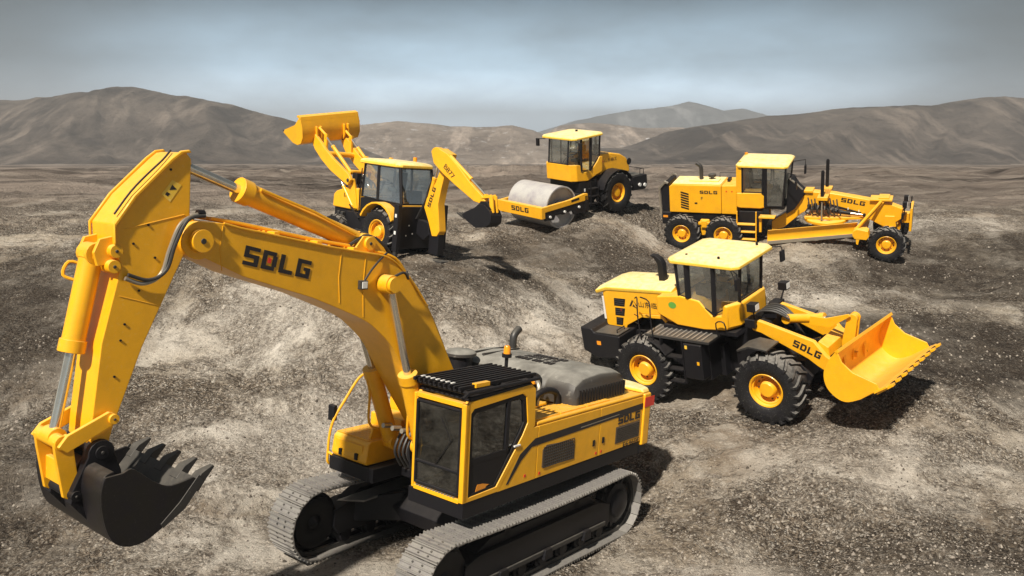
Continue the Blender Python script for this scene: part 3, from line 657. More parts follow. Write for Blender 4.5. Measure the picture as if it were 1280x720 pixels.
# bucket --------------------------------------------------------------------
BKT = paint('worn_bucket_steel', (.013, .0115, .010), dust_glare_col=(.18, .155, .125), dust_glare=.4, rough=.42, coat=0, grime=.6, metallic=.3, scale=4)
W2 = .75
shell = [(6.42, 2.84), (6.52, 2.80), (6.56, 2.62), (6.53, 2.37), (6.45, 2.14), (6.31, 2.03), (6.11, 2.02), (5.89, 2.13), (5.66, 2.29), (5.47, 2.54)]
shell = smooth_pts(shell, 3)
inn = []
for i, p in enumerate(shell):
    a = Vector(shell[max(i-1, 0)]); b = Vector(shell[min(i+1, len(shell)-1)]); d = (b-a).normalized(); nrm = Vector((d.y, -d.x)); q = Vector(p)-nrm*.035
    c = Vector((6.05, 2.45)); 
    if (q-c).length > (Vector(p)-c).length: q = Vector(p)+nrm*.035
    inn.append((q.x, q.y))
mb = MB(); mb.prism(shell+inn[::-1], -W2+.03, W2-.03, BKT); bk = part('bucket', mb, ex, .006)
mb = MB(); mb.prism([(5.78, 2.25), (5.50, 2.57), (5.485, 2.56), (5.75, 2.235)], -W2+.04, W2-.04, DRK); part('lip_plate', mb, bk, 0)
side = shell[3:]+smooth_pts([(5.56, 2.60), (5.72, 2.57), (5.86, 2.57), (6.02, 2.66), (6.14, 2.76), (6.25, 2.84), (6.34, 2.81)], 3)
for y in (-W2, W2-.035):
    mb = MB(); mb.prism(side, y, y+.035, BKT); part('side_plate', mb, bk, .006)
mb = MB()
for y in (-.30, .18): mb.prism(circ(6.35, 2.92, .14, -10, 190, 8)+[(6.14, 2.7), (6.12, 2.45), (6.3, 2.2), (6.48, 2.22), (6.66, 2.44), (6.64, 2.58)], y, y+.14, BLK)
part('bucket_ear', mb, bk, .01); pin(bk, 6.35, -.34, .34, 2.93, .07, BLK); pin(bk, 6.61, -.34, .34, 2.52, .055, BLK)
for k in range(5):
    y = -.68+.34*k; mb = MB()
    mb.loft([[(5.57, y-.075, 2.50), (5.57, y+.075, 2.50), (5.50, y+.075, 2.42), (5.50, y-.075, 2.42)], [(5.46, y-.07, 2.62), (5.46, y+.07, 2.62), (5.40, y+.07, 2.55), (5.40, y-.07, 2.55)], [(5.30, y-.03, 2.675), (5.30, y+.03, 2.675), (5.28, y+.03, 2.65), (5.28, y-.03, 2.65)]], DRK)
    part('tooth', mb, bk, .008)
for y in (-W2-.012, W2): 
    mb = MB(); mb.prism([(5.50, 2.62), (5.44, 2.54), (5.66, 2.27), (5.90, 2.12), (5.93, 2.17), (5.72, 2.36)], y, y+.012, DRK); part('side_cutter', mb, bk, .004)
mb = MB()
for p, q in zip(shell[2:8], shell[3:9]):
    pass
mb.box(6.05, 6.20, -.12, .12, 2.02, 2.05, BLK); part('heel_plate', mb, bk, .005)
# =================================================================== WHEEL LOADER
ld = machine('wheel_loader', 'ldr', 'yellow wheel loader with a wide yellow front bucket held low', 'wheel loader')
LW = Wheel(.79, .60, .385, 22, .07)
for x in (-1.55, 1.55):
    for y in (-1.10, 1.10): LW.put(ld, x, y, .79, spin=random.random())
mb = MB(); mb.prism([(-3.0, .75), (-2.6, .55), (.15, .55), (.15, 1.30), (-1.0, 1.45), (-3.0, 1.40)], -.48, .48, BLK)
mb.box(-1.75, -1.35, -1.0, 1.0, .60, .98, BLK); mb.cyl((-1.55, -1.0, .79), (-1.55, 1.0, .79), .22, BLK, 16)
mb.box(-.85, .05, -.95, .95, .62, 1.55, BLK); mb.box(.05, .45, -.25, .25, .6, 1.4, BLK)
part('rear_frame', mb, ld, .02)
mb = MB(); mb.prism([(-3.38, 1.02), (-2.95, .85), (-2.30, .92), (-2.22, 1.50), (-2.98, 1.52), (-3.05, 1.62), (-3.40, 1.64)], -1.22, 1.22, BLK); cwl = part('rear_bumper', mb, ld, .04)
for y in (-1.228, 1.222): mb = MB(); mb.box(-2.92, -2.80, y, y+.006, 1.22, 1.32, WHT if y > 0 else ORG); part('reflector', mb, cwl, 0)
mb = MB(); mb.box(-2.95, -2.25, -1.20, -.70, 1.521, 1.545, DRK); mb.tube([(-2.35, -1.1, 1.54), (-2.35, -1.1, 1.62), (-2.35, -.8, 1.62), (-2.35, -.8, 1.54)], .014, BLK, 6); part('tread_plate', mb, cwl, .004)
hs = [(-3.05, 2.42), (-2.9, 2.50), (-1.0, 2.55), (-1.05, 1.62), (-1.30, 1.90), (-1.93, 1.88), (-2.42, 1.60), (-2.52, 1.34), (-3.03, 1.34)]
mb = MB(); mb.prism(hs, -.60, .60, YEL); hdl = part('engine_hood', mb, ld, .05)
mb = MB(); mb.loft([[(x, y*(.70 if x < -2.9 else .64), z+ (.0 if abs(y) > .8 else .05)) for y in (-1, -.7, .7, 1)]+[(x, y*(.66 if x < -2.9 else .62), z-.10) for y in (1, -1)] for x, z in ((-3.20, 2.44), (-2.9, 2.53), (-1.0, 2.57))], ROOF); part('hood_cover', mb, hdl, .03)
mb = MB(); mb.prism([(-1.10, 1.70), (-1.32, 1.93), (-1.93, 1.91), (-2.44, 1.62), (-2.54, 1.34), (-2.46, 1.34), (-2.37, 1.58), (-1.92, 1.83), (-1.34, 1.85), (-1.15, 1.66)], -.640, -.60, YEL); part('arch_lip', mb, hdl, .008)
for z0, w_ in ((2.05, .34), (1.80, .30), (1.55, .22)):
    mb = MB(); mb.prism([(-2.72, z0), (-2.72+w_-.03, z0), (-2.72+w_+.02, z0+.20), (-2.70, z0+.20)], -.606, -.600, BLK)
    for k in range(3): mb.box(-2.68, -2.72+w_-.04, -.612, -.606, z0+.04+k*.055, z0+.055+k*.055, DRK)
    part('vent', mb, hdl, 0)
mb = MB(); mb.box(-3.10, -3.045, -.45, .45, 1.45, 2.36, BLK)
for k in range(12): mb.box(-3.12, -3.10, -.43, .43, 1.5+k*.07, 1.52+k*.07, DRK)
part('rear_grille', mb, hdl, 0)
for s in (-1, 1):
    mb = MB(); mb.box(-3.10, -3.03, s*.50-.07, s*.50+.07, 1.65, 2.25, WHT); mb.box(-3.11, -3.03, s*.50-.08, s*.50+.08, 1.36, 1.55, ORG); part('tail_light', mb, hdl, .01)
text(hdl, '\u5c71\u4e1c\u4e34\u5de5', (-1.98, -.604, 2.08), (1, 0, 0), (0, 0, 1), .15, width=.70)
mb = MB(); 
for q in ([(-2.26, 2.08), (-2.21, 2.08), (-2.13, 2.21), (-2.16, 2.25)], [(-2.13, 2.25), (-2.10, 2.19), (-2.05, 2.08), (-2.02, 2.08)], [(-2.17, 2.08), (-2.09, 2.08), (-2.13, 2.14)]): mb.prism(q, -.608, -.6045, INK)
part('emblem', mb, hdl, 0)
mb = MB(); mb.prism(circ(0, 0, .095, 0, 360, 12)[:-1], -.8555, -.8515, GRN, M=Matrix.Translation((-.86, 0, 2.32)) @ Matrix.Diagonal((1.1, 1, .85, 1))); part('green_decal', mb, ld, 0)
for s in ((-2.55, 1.42),): mb = MB(); mb.box(s[0], s[0]+.05, -.606, -.601, s[1]+.5, s[1]+.56, RED if s[0] < -2 else WHT); part('safety_sticker', mb, hdl, 0)
mb = MB(); mb.loft([[(x+dx, y, z) for dx, y in ((-.11, -.10), (.11, -.10), (.11, .10), (-.11, .10))] for x, z in ((-1.60, 2.52), (-1.60, 2.60))], BLK)
mb.loft([[(x-w_, -.085, z), (x+w_, -.085, z), (x+w_, .085, z), (x-w_, .085, z)] for x, z, w_ in ((-1.60, 2.58, .08), (-1.60, 3.02, .08), (-1.66, 3.14, .08), (-1.80, 3.24, .07))], BLK); part('exhaust_stack', mb, ld, .015)
mb = MB(); mb.lathe([(0, .09), (.1, .09), (.12, .12), (.18, .12), (.2, 0)], BLK, 16, (-1.25, .25, 2.56), 'z'); part('air_intake', mb, ld, 0)
# cab
co = [(-1.30, 2.08), (-.78, 1.84), (-.09, 1.80), (.62, 1.84), (.72, 1.92), (.74, 2.40), (.58, 2.44), (.44, 2.17), (.14, 2.15), (-.16, 2.48), (-.65, 2.56), (-1.28, 2.50)]
mb = MB(); mb.loft([[(p[0]-(0 if p[0] < .3 else a*1.0*(p[0]-.3)*(0.9)), y, p[1]) for p in co] for y, a in ((-.85, .55), (-.55, .0), (.55, .0), (.85, .55))], YEL); lc = part('cab', mb, ld, .035)
mb = MB(); mb.prism([(.30, 1.80), (.66, 1.80), (.70, 1.70), (-1.2, 1.70), (-1.2, 1.80)], -.8, .8, BLK); part('cab_mount', mb, lc, .01)
lo = [(-.68, -.80, 2.56), (-.44, -.81, 2.52), (.20, -.83, 2.18), (.46, -.72, 2.20), (.66, -.50, 2.42), (.66, .50, 2.42), (.46, .72, 2.2), (.20, .83, 2.18), (-.44, .81, 2.52), (-.68, .80, 2.56)]
up = [(-.72, -.76, 3.36), (-.42, -.77, 3.34), (.24, -.78, 3.30), (.50, -.70, 3.28), (.74, -.50, 3.26), (.74, .50, 3.26), (.50, .70, 3.28), (.24, .78, 3.30), (-.42, .77, 3.34), (-.72, .76, 3.36)]
lo = [lo[0], lo[1], lo[2], lo[4], lo[5], lo[7], lo[8], lo[9]]; up = [up[0], up[1], up[2], up[4], up[5], up[7], up[8], up[9]]
glaze(lc, lo, up, BLK, .038, GLC, wide={1: .07, 6: .07, 2: .055})
def roofslab(parent, pts, z0, th, dz=None, mat=ROOF, chamf=.1):
    cx = sum(p[0] for p in pts)/len(pts); cy = sum(p[1] for p in pts)/len(pts); sl_ = dz or 0
    def ringp(k, z): return [(cx+(p[0]-cx)*k, cy+(p[1]-cy)*k, z+sl_*(p[0]-cx)) for p in pts]
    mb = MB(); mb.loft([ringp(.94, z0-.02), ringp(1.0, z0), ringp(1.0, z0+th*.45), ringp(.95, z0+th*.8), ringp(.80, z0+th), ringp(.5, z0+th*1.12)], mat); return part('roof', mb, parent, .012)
def octo(x0, x1, y, c): return [(x0+c, -y), (x1-c, -y), (x1, -y+c), (x1, y-c), (x1-c, y), (x0+c, y), (x0, y-c), (x0, -y+c)]
rf = roofslab(lc, octo(-.90, .88, .90, .13), 3.31, .13, -.05)
mb = MB(); mb.cyl((-.5, -.6, 3.45), (-.5, -.6, 3.50), .03, BLK, 8); mb.cyl((.3, -.6, 3.42), (.3, -.6, 3.47), .03, BLK, 8); mb.cyl((.6, .6, 3.40), (.6, .6, 3.46), .03, BLK, 8); part('roof_bolt', mb, rf, 0)
seat(lc, -.1, 0, 2.5, .8); steering(lc, .32, 0, 2.82, .5)
mb = MB(); mb.box(.25, .6, -.25, .25, 2.3, 2.62, BLK); mb.box(-.4, .2, -.55, -.38, 2.45, 2.75, BLK); mb.cyl((0, -.46, 2.75), (0, -.46, 2.95), .02, BLK, 6); part('control_console', mb, lc, .01)
mb = MB(); mb.tube([(.55, -.6, 3.2), (.66, -.52, 2.75), (.68, -.2, 2.62)], .012, BLK, 5); part('wiper', mb, lc, 0)
for s in (-1, 1):
    mb = MB(); mb.tube([(.60, s*.75, 3.28), (.95, s*1.05, 3.26), (.97, s*1.06, 3.15)], .014, BLK, 6); mr_ = part('mirror_arm', mb, ld, 0)
    mb = MB(); mb.box(.93, .99, s*1.06-.09, s*1.06+.09, 2.90, 3.16, BLK); part('mirror', mb, mr_, .015)
mb = MB(); mb.cyl((.735, -.18, 2.22), (.76, -.18, 2.22), .07, BLK, 16); part('cab_vent', mb, lc, 0)
# platform, steps and rails on the near side
for s in (-1, 1):
    mb = MB(); mb.prism([(-1.42, 1.72), (.25, 1.70), (.25, 1.64), (-1.42, 1.66)], s*1.28, s*.62, DRK)
    for k in range(12): mb.box(-1.38+k*.13, -1.34+k*.13, min(s*1.25, s*.66), max(s*1.25, s*.66), 1.716, 1.73, TRK)
    part('walkway', mb, ld, .004)
    mb = MB()
    for dy in (.0,):
        mb.tube([(-1.55, s*1.26, 1.55), (-1.60, s*1.22, 2.1), (-1.68, s*1.05, 2.48), (-1.85, s*.90, 2.42)], .016, BLK, 6, smooth=3)
        mb.tube([(-1.18, s*1.30, 1.55), (-1.22, s*1.26, 2.1), (-1.32, s*1.10, 2.44), (-1.62, s*1.0, 2.5)], .016, BLK, 6, smooth=3)
        for z in (1.9, 2.1, 2.3): mb.cyl((-1.58, s*1.22, z), (-1.85, s*1.0, z-.05), .012, BLK, 5)
    part('handrail', mb, ld, 0)
    mb = MB()
    for k in range(3): mb.box(-1.0, -.45, min(s*1.16, s*1.34), max(s*1.16, s*1.34), .62+.30*k, .66+.30*k, BLK)
    for x in (-1.02, -.45): mb.box(x, x+.03, min(s*1.2, s*1.3), max(s*1.2, s*1.3), .6, 1.66, BLK)
    part('boarding_ladder', mb, ld, .004)
    mb = MB(); mb.box(-.42, .05, min(s*.95, s*1.30), max(s*.95, s*1.30), .75, 1.60, BLK); tk = part('tank_box', mb, ld, .03)
    for (x, z, m_) in ((-.36, 1.56, ROOF), (.02-.1, 1.20, YEL)): 
        mb = MB(); mb.box(x, x+.06, s*1.302-.003, s*1.302+.003, z-.08, z, m_); part('safety_sticker', mb, tk, 0)
    secs = []
    for k in range(9):
        a = R(35+k*13); secs.append([(-1.55+.90*math.cos(a), s*.80, .79+.90*math.sin(a)), (-1.55+.90*math.cos(a), s*1.40, .79+.88*math.sin(a)), (-1.55+.86*math.cos(a), s*1.40, .79+.85*math.sin(a)), (-1.55+.86*math.cos(a), s*.80, .79+.86*math.sin(a))])
    mb = MB(); mb.loft(secs[:4], BLK); part('fender', mb, ld, .006)
    mb = MB(); mb.prism([(.92, 1.62), (1.20, 1.74), (1.62, 1.70), (1.62, 1.66), (1.22, 1.70), (.94, 1.58)], s*.72, s*1.30, DRK); part('fender', mb, ld, .006)
    mb = MB(); mb.tube([(.30, s*.92, 1.72), (.30, s*.98, 2.05), (.50, s*.98, 2.08), (.52, s*.92, 1.75)], .015, BLK, 6, smooth=3); part('grab_handle', mb, ld, 0)
# front frame
mb = MB(); mb.prism([(.45, .60), (2.10, .60), (2.20, .85), (1.75, 1.30), (1.30, 2.02), (.95, 2.06), (.70, 1.7), (.45, 1.40)], -.46, -.38, BLK); mb.prism([(.45, .60), (2.10, .60), (2.20, .85), (1.75, 1.30), (1.30, 2.02), (.95, 2.06), (.70, 1.7), (.45, 1.40)], .38, .46, BLK)
mb.box(.6, 2.0, -.38, .38, .65, 1.15, BLK); mb.cyl((1.55, -1.0, .79), (1.55, 1.0, .79), .22, BLK, 16); mb.box(1.35, 1.75, -.85, .85, .62, .96, BLK); mb.box(.9, 1.2, -.38, .38, 1.6, 1.9, BLK)
part('front_frame', mb, ld, .015)
for s in (-1, 1):
    mb = MB(); mb.prism([(.92, 1.96), (1.02, 2.09), (1.18, 2.06), (2.34, 1.74), (2.58, 1.45), (2.92, 1.20), (2.96, 1.08), (2.86, 1.0), (2.62, 1.08), (2.40, 1.20), (2.20, 1.34), (1.18, 1.80), (1.0, 1.84)], s*.52 if s > 0 else -.64, s*.64 if s > 0 else -.52, YEL)
    am = part('lift_arm', mb, ld, .015)
    pin(am, 1.04, s*.58-.09, s*.58+.09, 1.96, .07, BLK); pin(am, 2.88, s*.58-.09, s*.58+.09, 1.10, .06, BLK)
    cylinder(ld, (.95, s*.44, 1.0), (2.10, s*.50, 1.38), .6, .085, .045, mat=BLK)
    if s < 0: letters(am, (1.88, -.6435, 1.60), (1, 0, -.40), (.38, 0, 1), .62, .155)
for y in (-.74, .40): mb = MB(); mb.box(.86, 1.10, y, y+.34, 1.92, 2.12, BLK); part('arm_bracket', mb, ld, .02)
mb = MB(); mb.cyl((2.42, -.52, 1.40), (2.42, .52, 1.40), .13, YEL, 16); mb.prism([(2.28, 1.42), (2.40, 1.72), (2.60, 1.60), (2.62, 1.40)], -.52, .52, YEL); part('cross_tube', mb, ld, .01)
cylinder(ld, (1.50, 0, 1.94), (2.95, 0, 2.12), .56, .10, .045)
mb = MB()
for y in (-.10, .06): mb.prism(circ(2.95, 2.11, .11, -30, 180, 6)+[(2.72, 1.62), (2.70, 1.35), (2.86, 1.30), (2.98, 1.62)], y, y+.04, YEL)
part('bell_crank', mb, ld, .008)
mb = MB(); mb.box(2.72, 3.0, -.04, .04, 1.24, 1.36, YEL); part('tilt_link', mb, ld, .01)
mb = MB(); mb.prism([(2.05, 1.92), (2.50, 1.90), (2.95, 2.20), (2.9, 2.24), (2.42, 2.10), (2.1, 2.12)], -.17, -.13, YEL); part('guard_rail', mb, ld, .006)
mb = MB()
for k in range(5): mb.tube([(.75, -.25+.12*k, 1.8), (.95, -.25+.12*k, 2.12), (1.3, -.2+.1*k, 2.15), (1.6, -.12+.06*k, 1.98)], .025, HOSE, 7, smooth=5)
mb.box(1.05, 1.35, -.2, .2, 2.0, 2.12, BLK); part('hydraulic_hoses', mb, ld, 0)
for s in (-1, 1):
    mb = MB(); mb.tube([(1.05, s*.62, 2.08), (1.1, s*.75, 2.36)], .02, BLK, 6); mb.box(1.0, 1.2, s*.75-.10, s*.75+.10, 2.34, 2.52, BLK); hl = part('headlight', mb, ld, .01)
    mb = MB(); mb.box(1.2, 1.206, s*.75-.08, s*.75+.08, 2.37, 2.50, WHT); part('lens', mb, hl, 0)
# bucket: curved shell, end plates, cutting edge and teeth
BT = Matrix.Translation((3.1, 0, 1.25)) @ Matrix.Rotation(R(-5), 4, 'X') @ Matrix.Translation((-3.1, 0, -1.25))
bs = [(3.12, 1.80), (2.98, 1.60), (2.88, 1.35), (2.90, 1.12), (3.00, .95), (3.18, .82), (3.36, .80), (3.60, .90), (4.02, 1.18)]
bi = [(p[0]+.035*math.cos(R(a)), p[1]+.035*math.sin(R(a))) for p, a in zip(bs, (0, -10, 0, 20, 45, 70, 95, 120, 125))]; bi = smooth_pts(bi[:-1], 3)+[bi[-1]]; bs0 = smooth_pts(bs[:-1], 3)+[bs[-1]]
mb = MB(); mb.prism(bs0+bi[::-1], -1.44, 1.44, YEL, M=BT); bkl = part('bucket', mb, ld, .006)
bs = smooth_pts(bs[:-1], 3)+[bs[-1]]
sp = bs[:-1]+[(3.95, 1.16), (3.90, 1.26), (3.45, 1.42), (3.24, 1.60), (3.16, 1.80)]
for y in (-1.46, 1.42): mb = MB(); mb.prism(sp, y, y+.04, YEL, M=BT); part('end_plate', mb, bkl, .008)
mb = MB(); mb.prism([(3.10, 1.80), (3.17, 1.86), (3.20, 1.80), (3.14, 1.74)], -1.46, 1.46, YEL, M=BT); part('spill_edge', mb, bkl, .006)
mb = MB(); mb.loft([[BT @ Vector(p) for p in q] for q in ([(3.86, -1.47, 1.06), (4.10, -1.47, 1.22), (4.08, -1.47, 1.25), (3.84, -1.47, 1.10)], [(3.86, 1.47, 1.06), (4.10, 1.47, 1.22), (4.08, 1.47, 1.25), (3.84, 1.47, 1.10)])], YEL); part('cutting_edge', mb, bkl, .005)
for k in range(9):
    y = -1.36+.34*k; mb = MB(); mb.loft([[BT @ Vector(p) for p in q] for q in ([(3.90, y-.075, 1.04), (3.90, y+.075, 1.04), (3.88, y+.075, 1.12), (3.88, y-.075, 1.12)], [(4.20, y-.06, 1.25), (4.20, y+.06, 1.25), (4.18, y+.06, 1.30), (4.18, y-.06, 1.30)])], YEL if k % 1 == 0 else DRK); part('tooth', mb, bkl, .008)
for k in range(8):
    y = -1.19+.34*k; mb = MB(); mb.prism([(4.06, 1.16), (4.14, 1.22), (4.12, 1.27), (4.05, 1.22)], y-.07, y+.07, BLK, M=BT); part('edge_segment', mb, bkl, 0)
for y in (-.60, .48):
    mb = MB(); mb.prism([(2.92, 1.55), (2.78, 1.28), (2.80, 1.02), (2.95, .92), (2.96, 1.3)], y, y+.12, YEL, M=BT); part('bucket_bracket', mb, bkl, .01)
mb = MB(); mb.prism([(2.96, 1.62), (2.82, 1.40), (2.85, 1.20), (2.94, 1.2)], -.1, .1, YEL, M=BT); part('bucket_bracket', mb, bkl, .01)
# =================================================================== MOTOR GRADER
gr = machine('motor_grader', 'grd', 'long yellow six wheeled motor grader with a blade under its frame', 'grader')
GW = Wheel(.68, .42, .335, 18, .075)
for x in (-2.97, -1.43):
    for y in (-.99, .99): GW.put(gr, x, y, .68, spin=random.random())
GF = Wheel(.60, .38, .315, 16, .075)
for y in (-1.0, 1.0): GF.put(gr, 4.0, y, .64, spin=.3, steer=0)
mb = MB(); mb.box(-3.62, -.2, -.50, .50, .80, 1.30, BLK); mb.box(-3.85, -3.5, -.62, .62, .85, 1.32, BLK); mb.box(-.95, -.15, -.70, .70, .72, 1.5, BLK); part('rear_frame', mb, gr, .02)
for s in (-1, 1):
    mb = MB(); mb.prism([(-3.15, .52), (-1.25, .52), (-1.15, .68), (-1.25, .84), (-1.95, .88), (-2.05, 1.12), (-2.35, 1.12), (-2.45, .88), (-3.15, .84), (-3.25, .68)], s*.62 if s > 0 else -.76, s*.76 if s > 0 else -.62, YEL); part('tandem_case', mb, gr, .02)
    mb = MB(); mb.box(-2.42, -1.98, min(s*.76, s*.82), max(s*.76, s*.82), .95, 1.05, YEL); mb.box(-2.3, -2.1, min(s*.76, s*.84), max(s*.76, s*.84), .85, 1.1, YEL); part('bracket', mb, gr, .01)
    mb = MB()
    for k in range(3): mb.box(-.95, -.30, min(s*.92, s*1.12), max(s*.92, s*1.12), .55+.28*k, .58+.28*k, YEL)
    for x in (-.97, -.30): mb.box(x, x+.04, min(s*1.0, s*1.06), max(s*1.0, s*1.06), .50, 1.60, YEL)
    mb.box(-.2, .35, min(s*.70, s*1.0), max(s*.70, s*1.0), 1.35, 1.40, YEL); mb.box(-.2, -.12, min(s*.8, s*.9), max(s*.8, s*.9), .8, 1.4, YEL)
    part('boarding_steps', mb, gr, .005)
mb = MB(); mb.prism([(-3.56, 1.31), (-3.56, 2.30), (-3.42, 2.38), (-1.62, 2.38), (-1.62, 1.31)], -.56, .56, YEL); gh = part('engine_hood', mb, gr, .03)
mb = MB(); mb.prism([(-1.61, 1.31), (-1.61, 2.38), (-1.06, 2.40), (-1.06, 1.31)], -.57, .57, YEL); part('tank_cover', mb, gr, .03)
mb = MB(); mb.box(-3.45, -1.65, -.50, .50, 2.381, 2.41, ROOF); mb.box(-2.9, -1.8, -.2, .2, 2.41, 2.45, ROOF); part('hood_cover', mb, gh, .012)
mb = MB(); mb.prism([(-3.57, 1.32), (-3.86, 1.25), (-3.90, 2.2), (-3.70, 2.46), (-3.57, 2.42)], -.52, .52, BLK); gg = part('rear_grille', mb, gr, .03)
for s in (-1, 1):
    mb = MB(); mb.prism([(-3.85, 1.22), (-3.93, 1.22), (-3.96, 2.25), (-3.72, 2.52), (-3.56, 2.46), (-3.60, 2.40), (-3.70, 2.42), (-3.90, 2.2)], s*.52 if s > 0 else -.58, s*.58 if s > 0 else -.52, SILV); part('grille_frame', mb, gg, .006)
    mb = MB(); mb.box(-3.80, -3.62, min(s*.62, s*.628), max(s*.62, s*.628), 1.12, 1.2, ORG); part('reflector', mb, gr, 0)
mb = MB(); mb.box(-3.72, -3.70, -.3, .3, 2.44, 2.46, BLK); part('hood_handle', mb, gg, 0)
for k in range(7):
    z = 1.46+.095*k; mb = MB(); mb.prism([(-3.12, z+.10), (-3.12, z+.04), (-2.82, z-.04), (-2.82, z+.02)], -.566, -.5605, BLK)
    part('vent_slot', mb, gh, 0)
letters(gh, (-2.40, -.5635, 2.06), (1, 0, 0), (0, 0, 1), .64, .12)
mb = MB(); mb.box(-2.6, -2.5, -.566, -.5605, 1.66, 1.72, BLK); part('door_latch', mb, gh, 0)
text(gh, 'F', (-2.36, -.5645, 1.84), (1, 0, 0), (0, 0, 1), .10, width=.07, mat=DRK)
for x in (-1.45, -1.25):
    mb = MB(); mb.box(x, x+.05, -.576, -.571, 2.15, 2.2, RED); part('safety_sticker', mb, gr, 0)
mb = MB(); mb.tube([(-2.48, 0, 2.38), (-2.48, 0, 2.85), (-2.54, 0, 2.98), (-2.66, 0, 3.06)], .07, DRK, 12, smooth=4); part('exhaust_stack', mb, gr, 0)
mb = MB(); mb.lathe([(0, .06), (.14, .06), (.15, .14), (.24, .14), (.27, .05), (.27, 0)], DRK, 16, (-2.10, .1, 2.38), 'z'); part('air_precleaner', mb, gr, 0)
mb = MB(); mb.tube([(-1.9, .45, 2.4), (-1.9, .45, 2.58), (-1.1, .45, 2.58)], .016, BLK, 6); mb.box(-1.5, -1.4, -.1, .2, 2.41, 2.5, BLK); part('handrail', mb, gr, 0)
mb = MB(); mb.prism([(-1.04, 1.66), (-1.04, 2.20), (-.15, 2.22), (-.02, 2.05), (-.04, 1.66), (-.2, 1.62), (-.9, 1.62)], -.76, .76, YEL); gc = part('cab', mb, gr, .05)
mb = MB(); mb.box(-.04, .62, -.70, .70, 1.60, 1.70, BLK); mb.box(-1.04, -.84, -.74, .74, 2.2, 3.14, YEL) ; part('cab_rear_wall', mb, gc, .02)
glaze(gc, [(-.82, -.74, 2.22), (-.10, -.74, 2.20), (-.02, -.74, 1.70), (.56, -.70, 1.70), (.56, .70, 1.70), (-.02, .74, 1.7), (-.10, .74, 2.2), (-.82, .74, 2.22)],
      [(-.82, -.74, 3.12), (-.08, -.74, 3.12), (-.02, -.74, 3.12), (.66, -.70, 3.10), (.66, .70, 3.10), (-.02, .74, 3.12), (-.08, .74, 3.12), (-.82, .74, 3.12)], BLK, .035, GLC, skip=(1, 5, 7), wide={1: .06, 2: .06})
roofslab(gc, octo(-1.06, .74, .80, .12), 3.12, .13, -.02)
mb = MB(); mb.cyl((-.95, .55, 3.2), (-.95, .55, 3.32), .06, ORG, 12); part('beacon_lens', mb, gc, 0)
mb = MB(); mb.cyl((-.95, -.5, 3.2), (-.95, -.5, 3.28), .05, YEL, 12); part('roof_cap', mb, gc, 0)
seat(gc, -.45, 0, 2.15, .8); steering(gc, .15, 0, 2.45, .5)
mb = MB(); mb.box(.1, .3, -.3, .3, 1.7, 2.2, BLK); part('control_console', mb, gc, .01)
mb = MB(); mb.prism([(.62, 1.70), (.66, 2.60), (.78, 2.62), (1.0, 2.30), (1.22, 2.10), (1.15, 1.9), (.9, 1.5), (.62, 1.3)], -.28, .28, BLK); mb.tube([(.70, -.25, 2.62), (.95, -.25, 2.42), (1.15, -.2, 2.2)], .04, SILV, 8); part('front_cowl', mb, gr, .03)
for s in (-1, 1):
    mb = MB(); mb.tube([(.60, s*.70, 2.96), (1.05, s*1.0, 2.96), (1.05, s*1.0, 2.72)], .015, BLK, 6); mb.box(1.02, 1.08, s*1.0-.08, s*1.0+.08, 2.45, 2.75, BLK); part('mirror', mb, gr, 0)
# goose neck frame
fr = [(.10, .98), (.60, 1.35), (1.20, 1.98), (1.28, 2.14), (2.15, 2.08), (3.27, 1.90), (4.02, 1.74), (4.40, 1.60), (4.36, 1.25), (4.05, 1.0), (3.75, .98), (3.24, 1.25), (2.12, 1.60), (1.60, 1.64), (1.10, 1.30), (.55, .78), (.10, .60)]
mb = MB(); mb.prism(fr, -.17, .17, YEL); gf = part('main_frame', mb, gr, .025)
mb = MB(); mb.prism([(2.1, 1.62), (3.1, 1.36), (3.1, 1.44), (2.1, 1.70)], -.175, -.1715, INK); part('stripe', mb, gf, 0)
letters(gf, (2.42, -.174, 1.80), (1, 0, -.17), (.15, 0, 1), .78, .15)
for k in range(3): mb = MB(); mb.box(2.3+k*.35, 2.33+k*.35, -.178, -.171, 1.58-.07*k, 1.66-.07*k, WHT); part('safety_sticker', mb, gf, 0)
mb = MB(); mb.box(3.35, 4.05, -.26, .26, 1.88, 1.94, YEL); mb.box(3.62, 3.95, -.22, .22, 1.94, 2.0, YEL); part('top_bracket', mb, gr, .01)
mb = MB(); mb.box(1.20, 1.5, -.24, .24, 2.10, 2.18, YEL); mb.box(1.7, 2.05, -.72, .72, 1.98, 2.10, YEL); mb.prism([(1.70, 1.70), (1.70, 2.1), (2.05, 2.1), (2.05, 1.7)], -.30, .30, YEL); part('saddle_bracket', mb, gr, .015)
for s, zt in ((-1, 2.98), (1, 3.05)):
    mb = MB(); mb.cyl((1.86, s*.60, 1.92), (1.86, s*.60, zt), .058, BLK, 14); mb.cyl((1.86, s*.60, zt), (1.86, s*.60, zt+.04), .045, BLK, 14); o_ = part('blade_lift_cylinder', mb, gr, .004)
    mb = MB(); mb.cyl((1.86, s*.60, 1.25), (1.86, s*.60, 1.92), .035, CHR, 12); part('piston_rod', mb, o_, 0)
cb_ = MB()
rgn = random.Random(5)
for k in range(9):
    x = 1.35+.12*k; y = -.30-.05*(k % 3); cb_.tube([(x, y, 1.95-.05*(k % 2)), (x+.06, y-.12, 1.7), (x-.05+.1*(k % 3), y-.10, 1.45), (x+.12, y, 1.35)], .024, HOSE, 6, smooth=4)
for k in range(4): cb_.box(1.35+.2*k, 1.47+.2*k, -.42, -.30, 1.55, 1.72+.04*(k % 2), BLK)
part('hose_cluster', cb_, gr, 0)
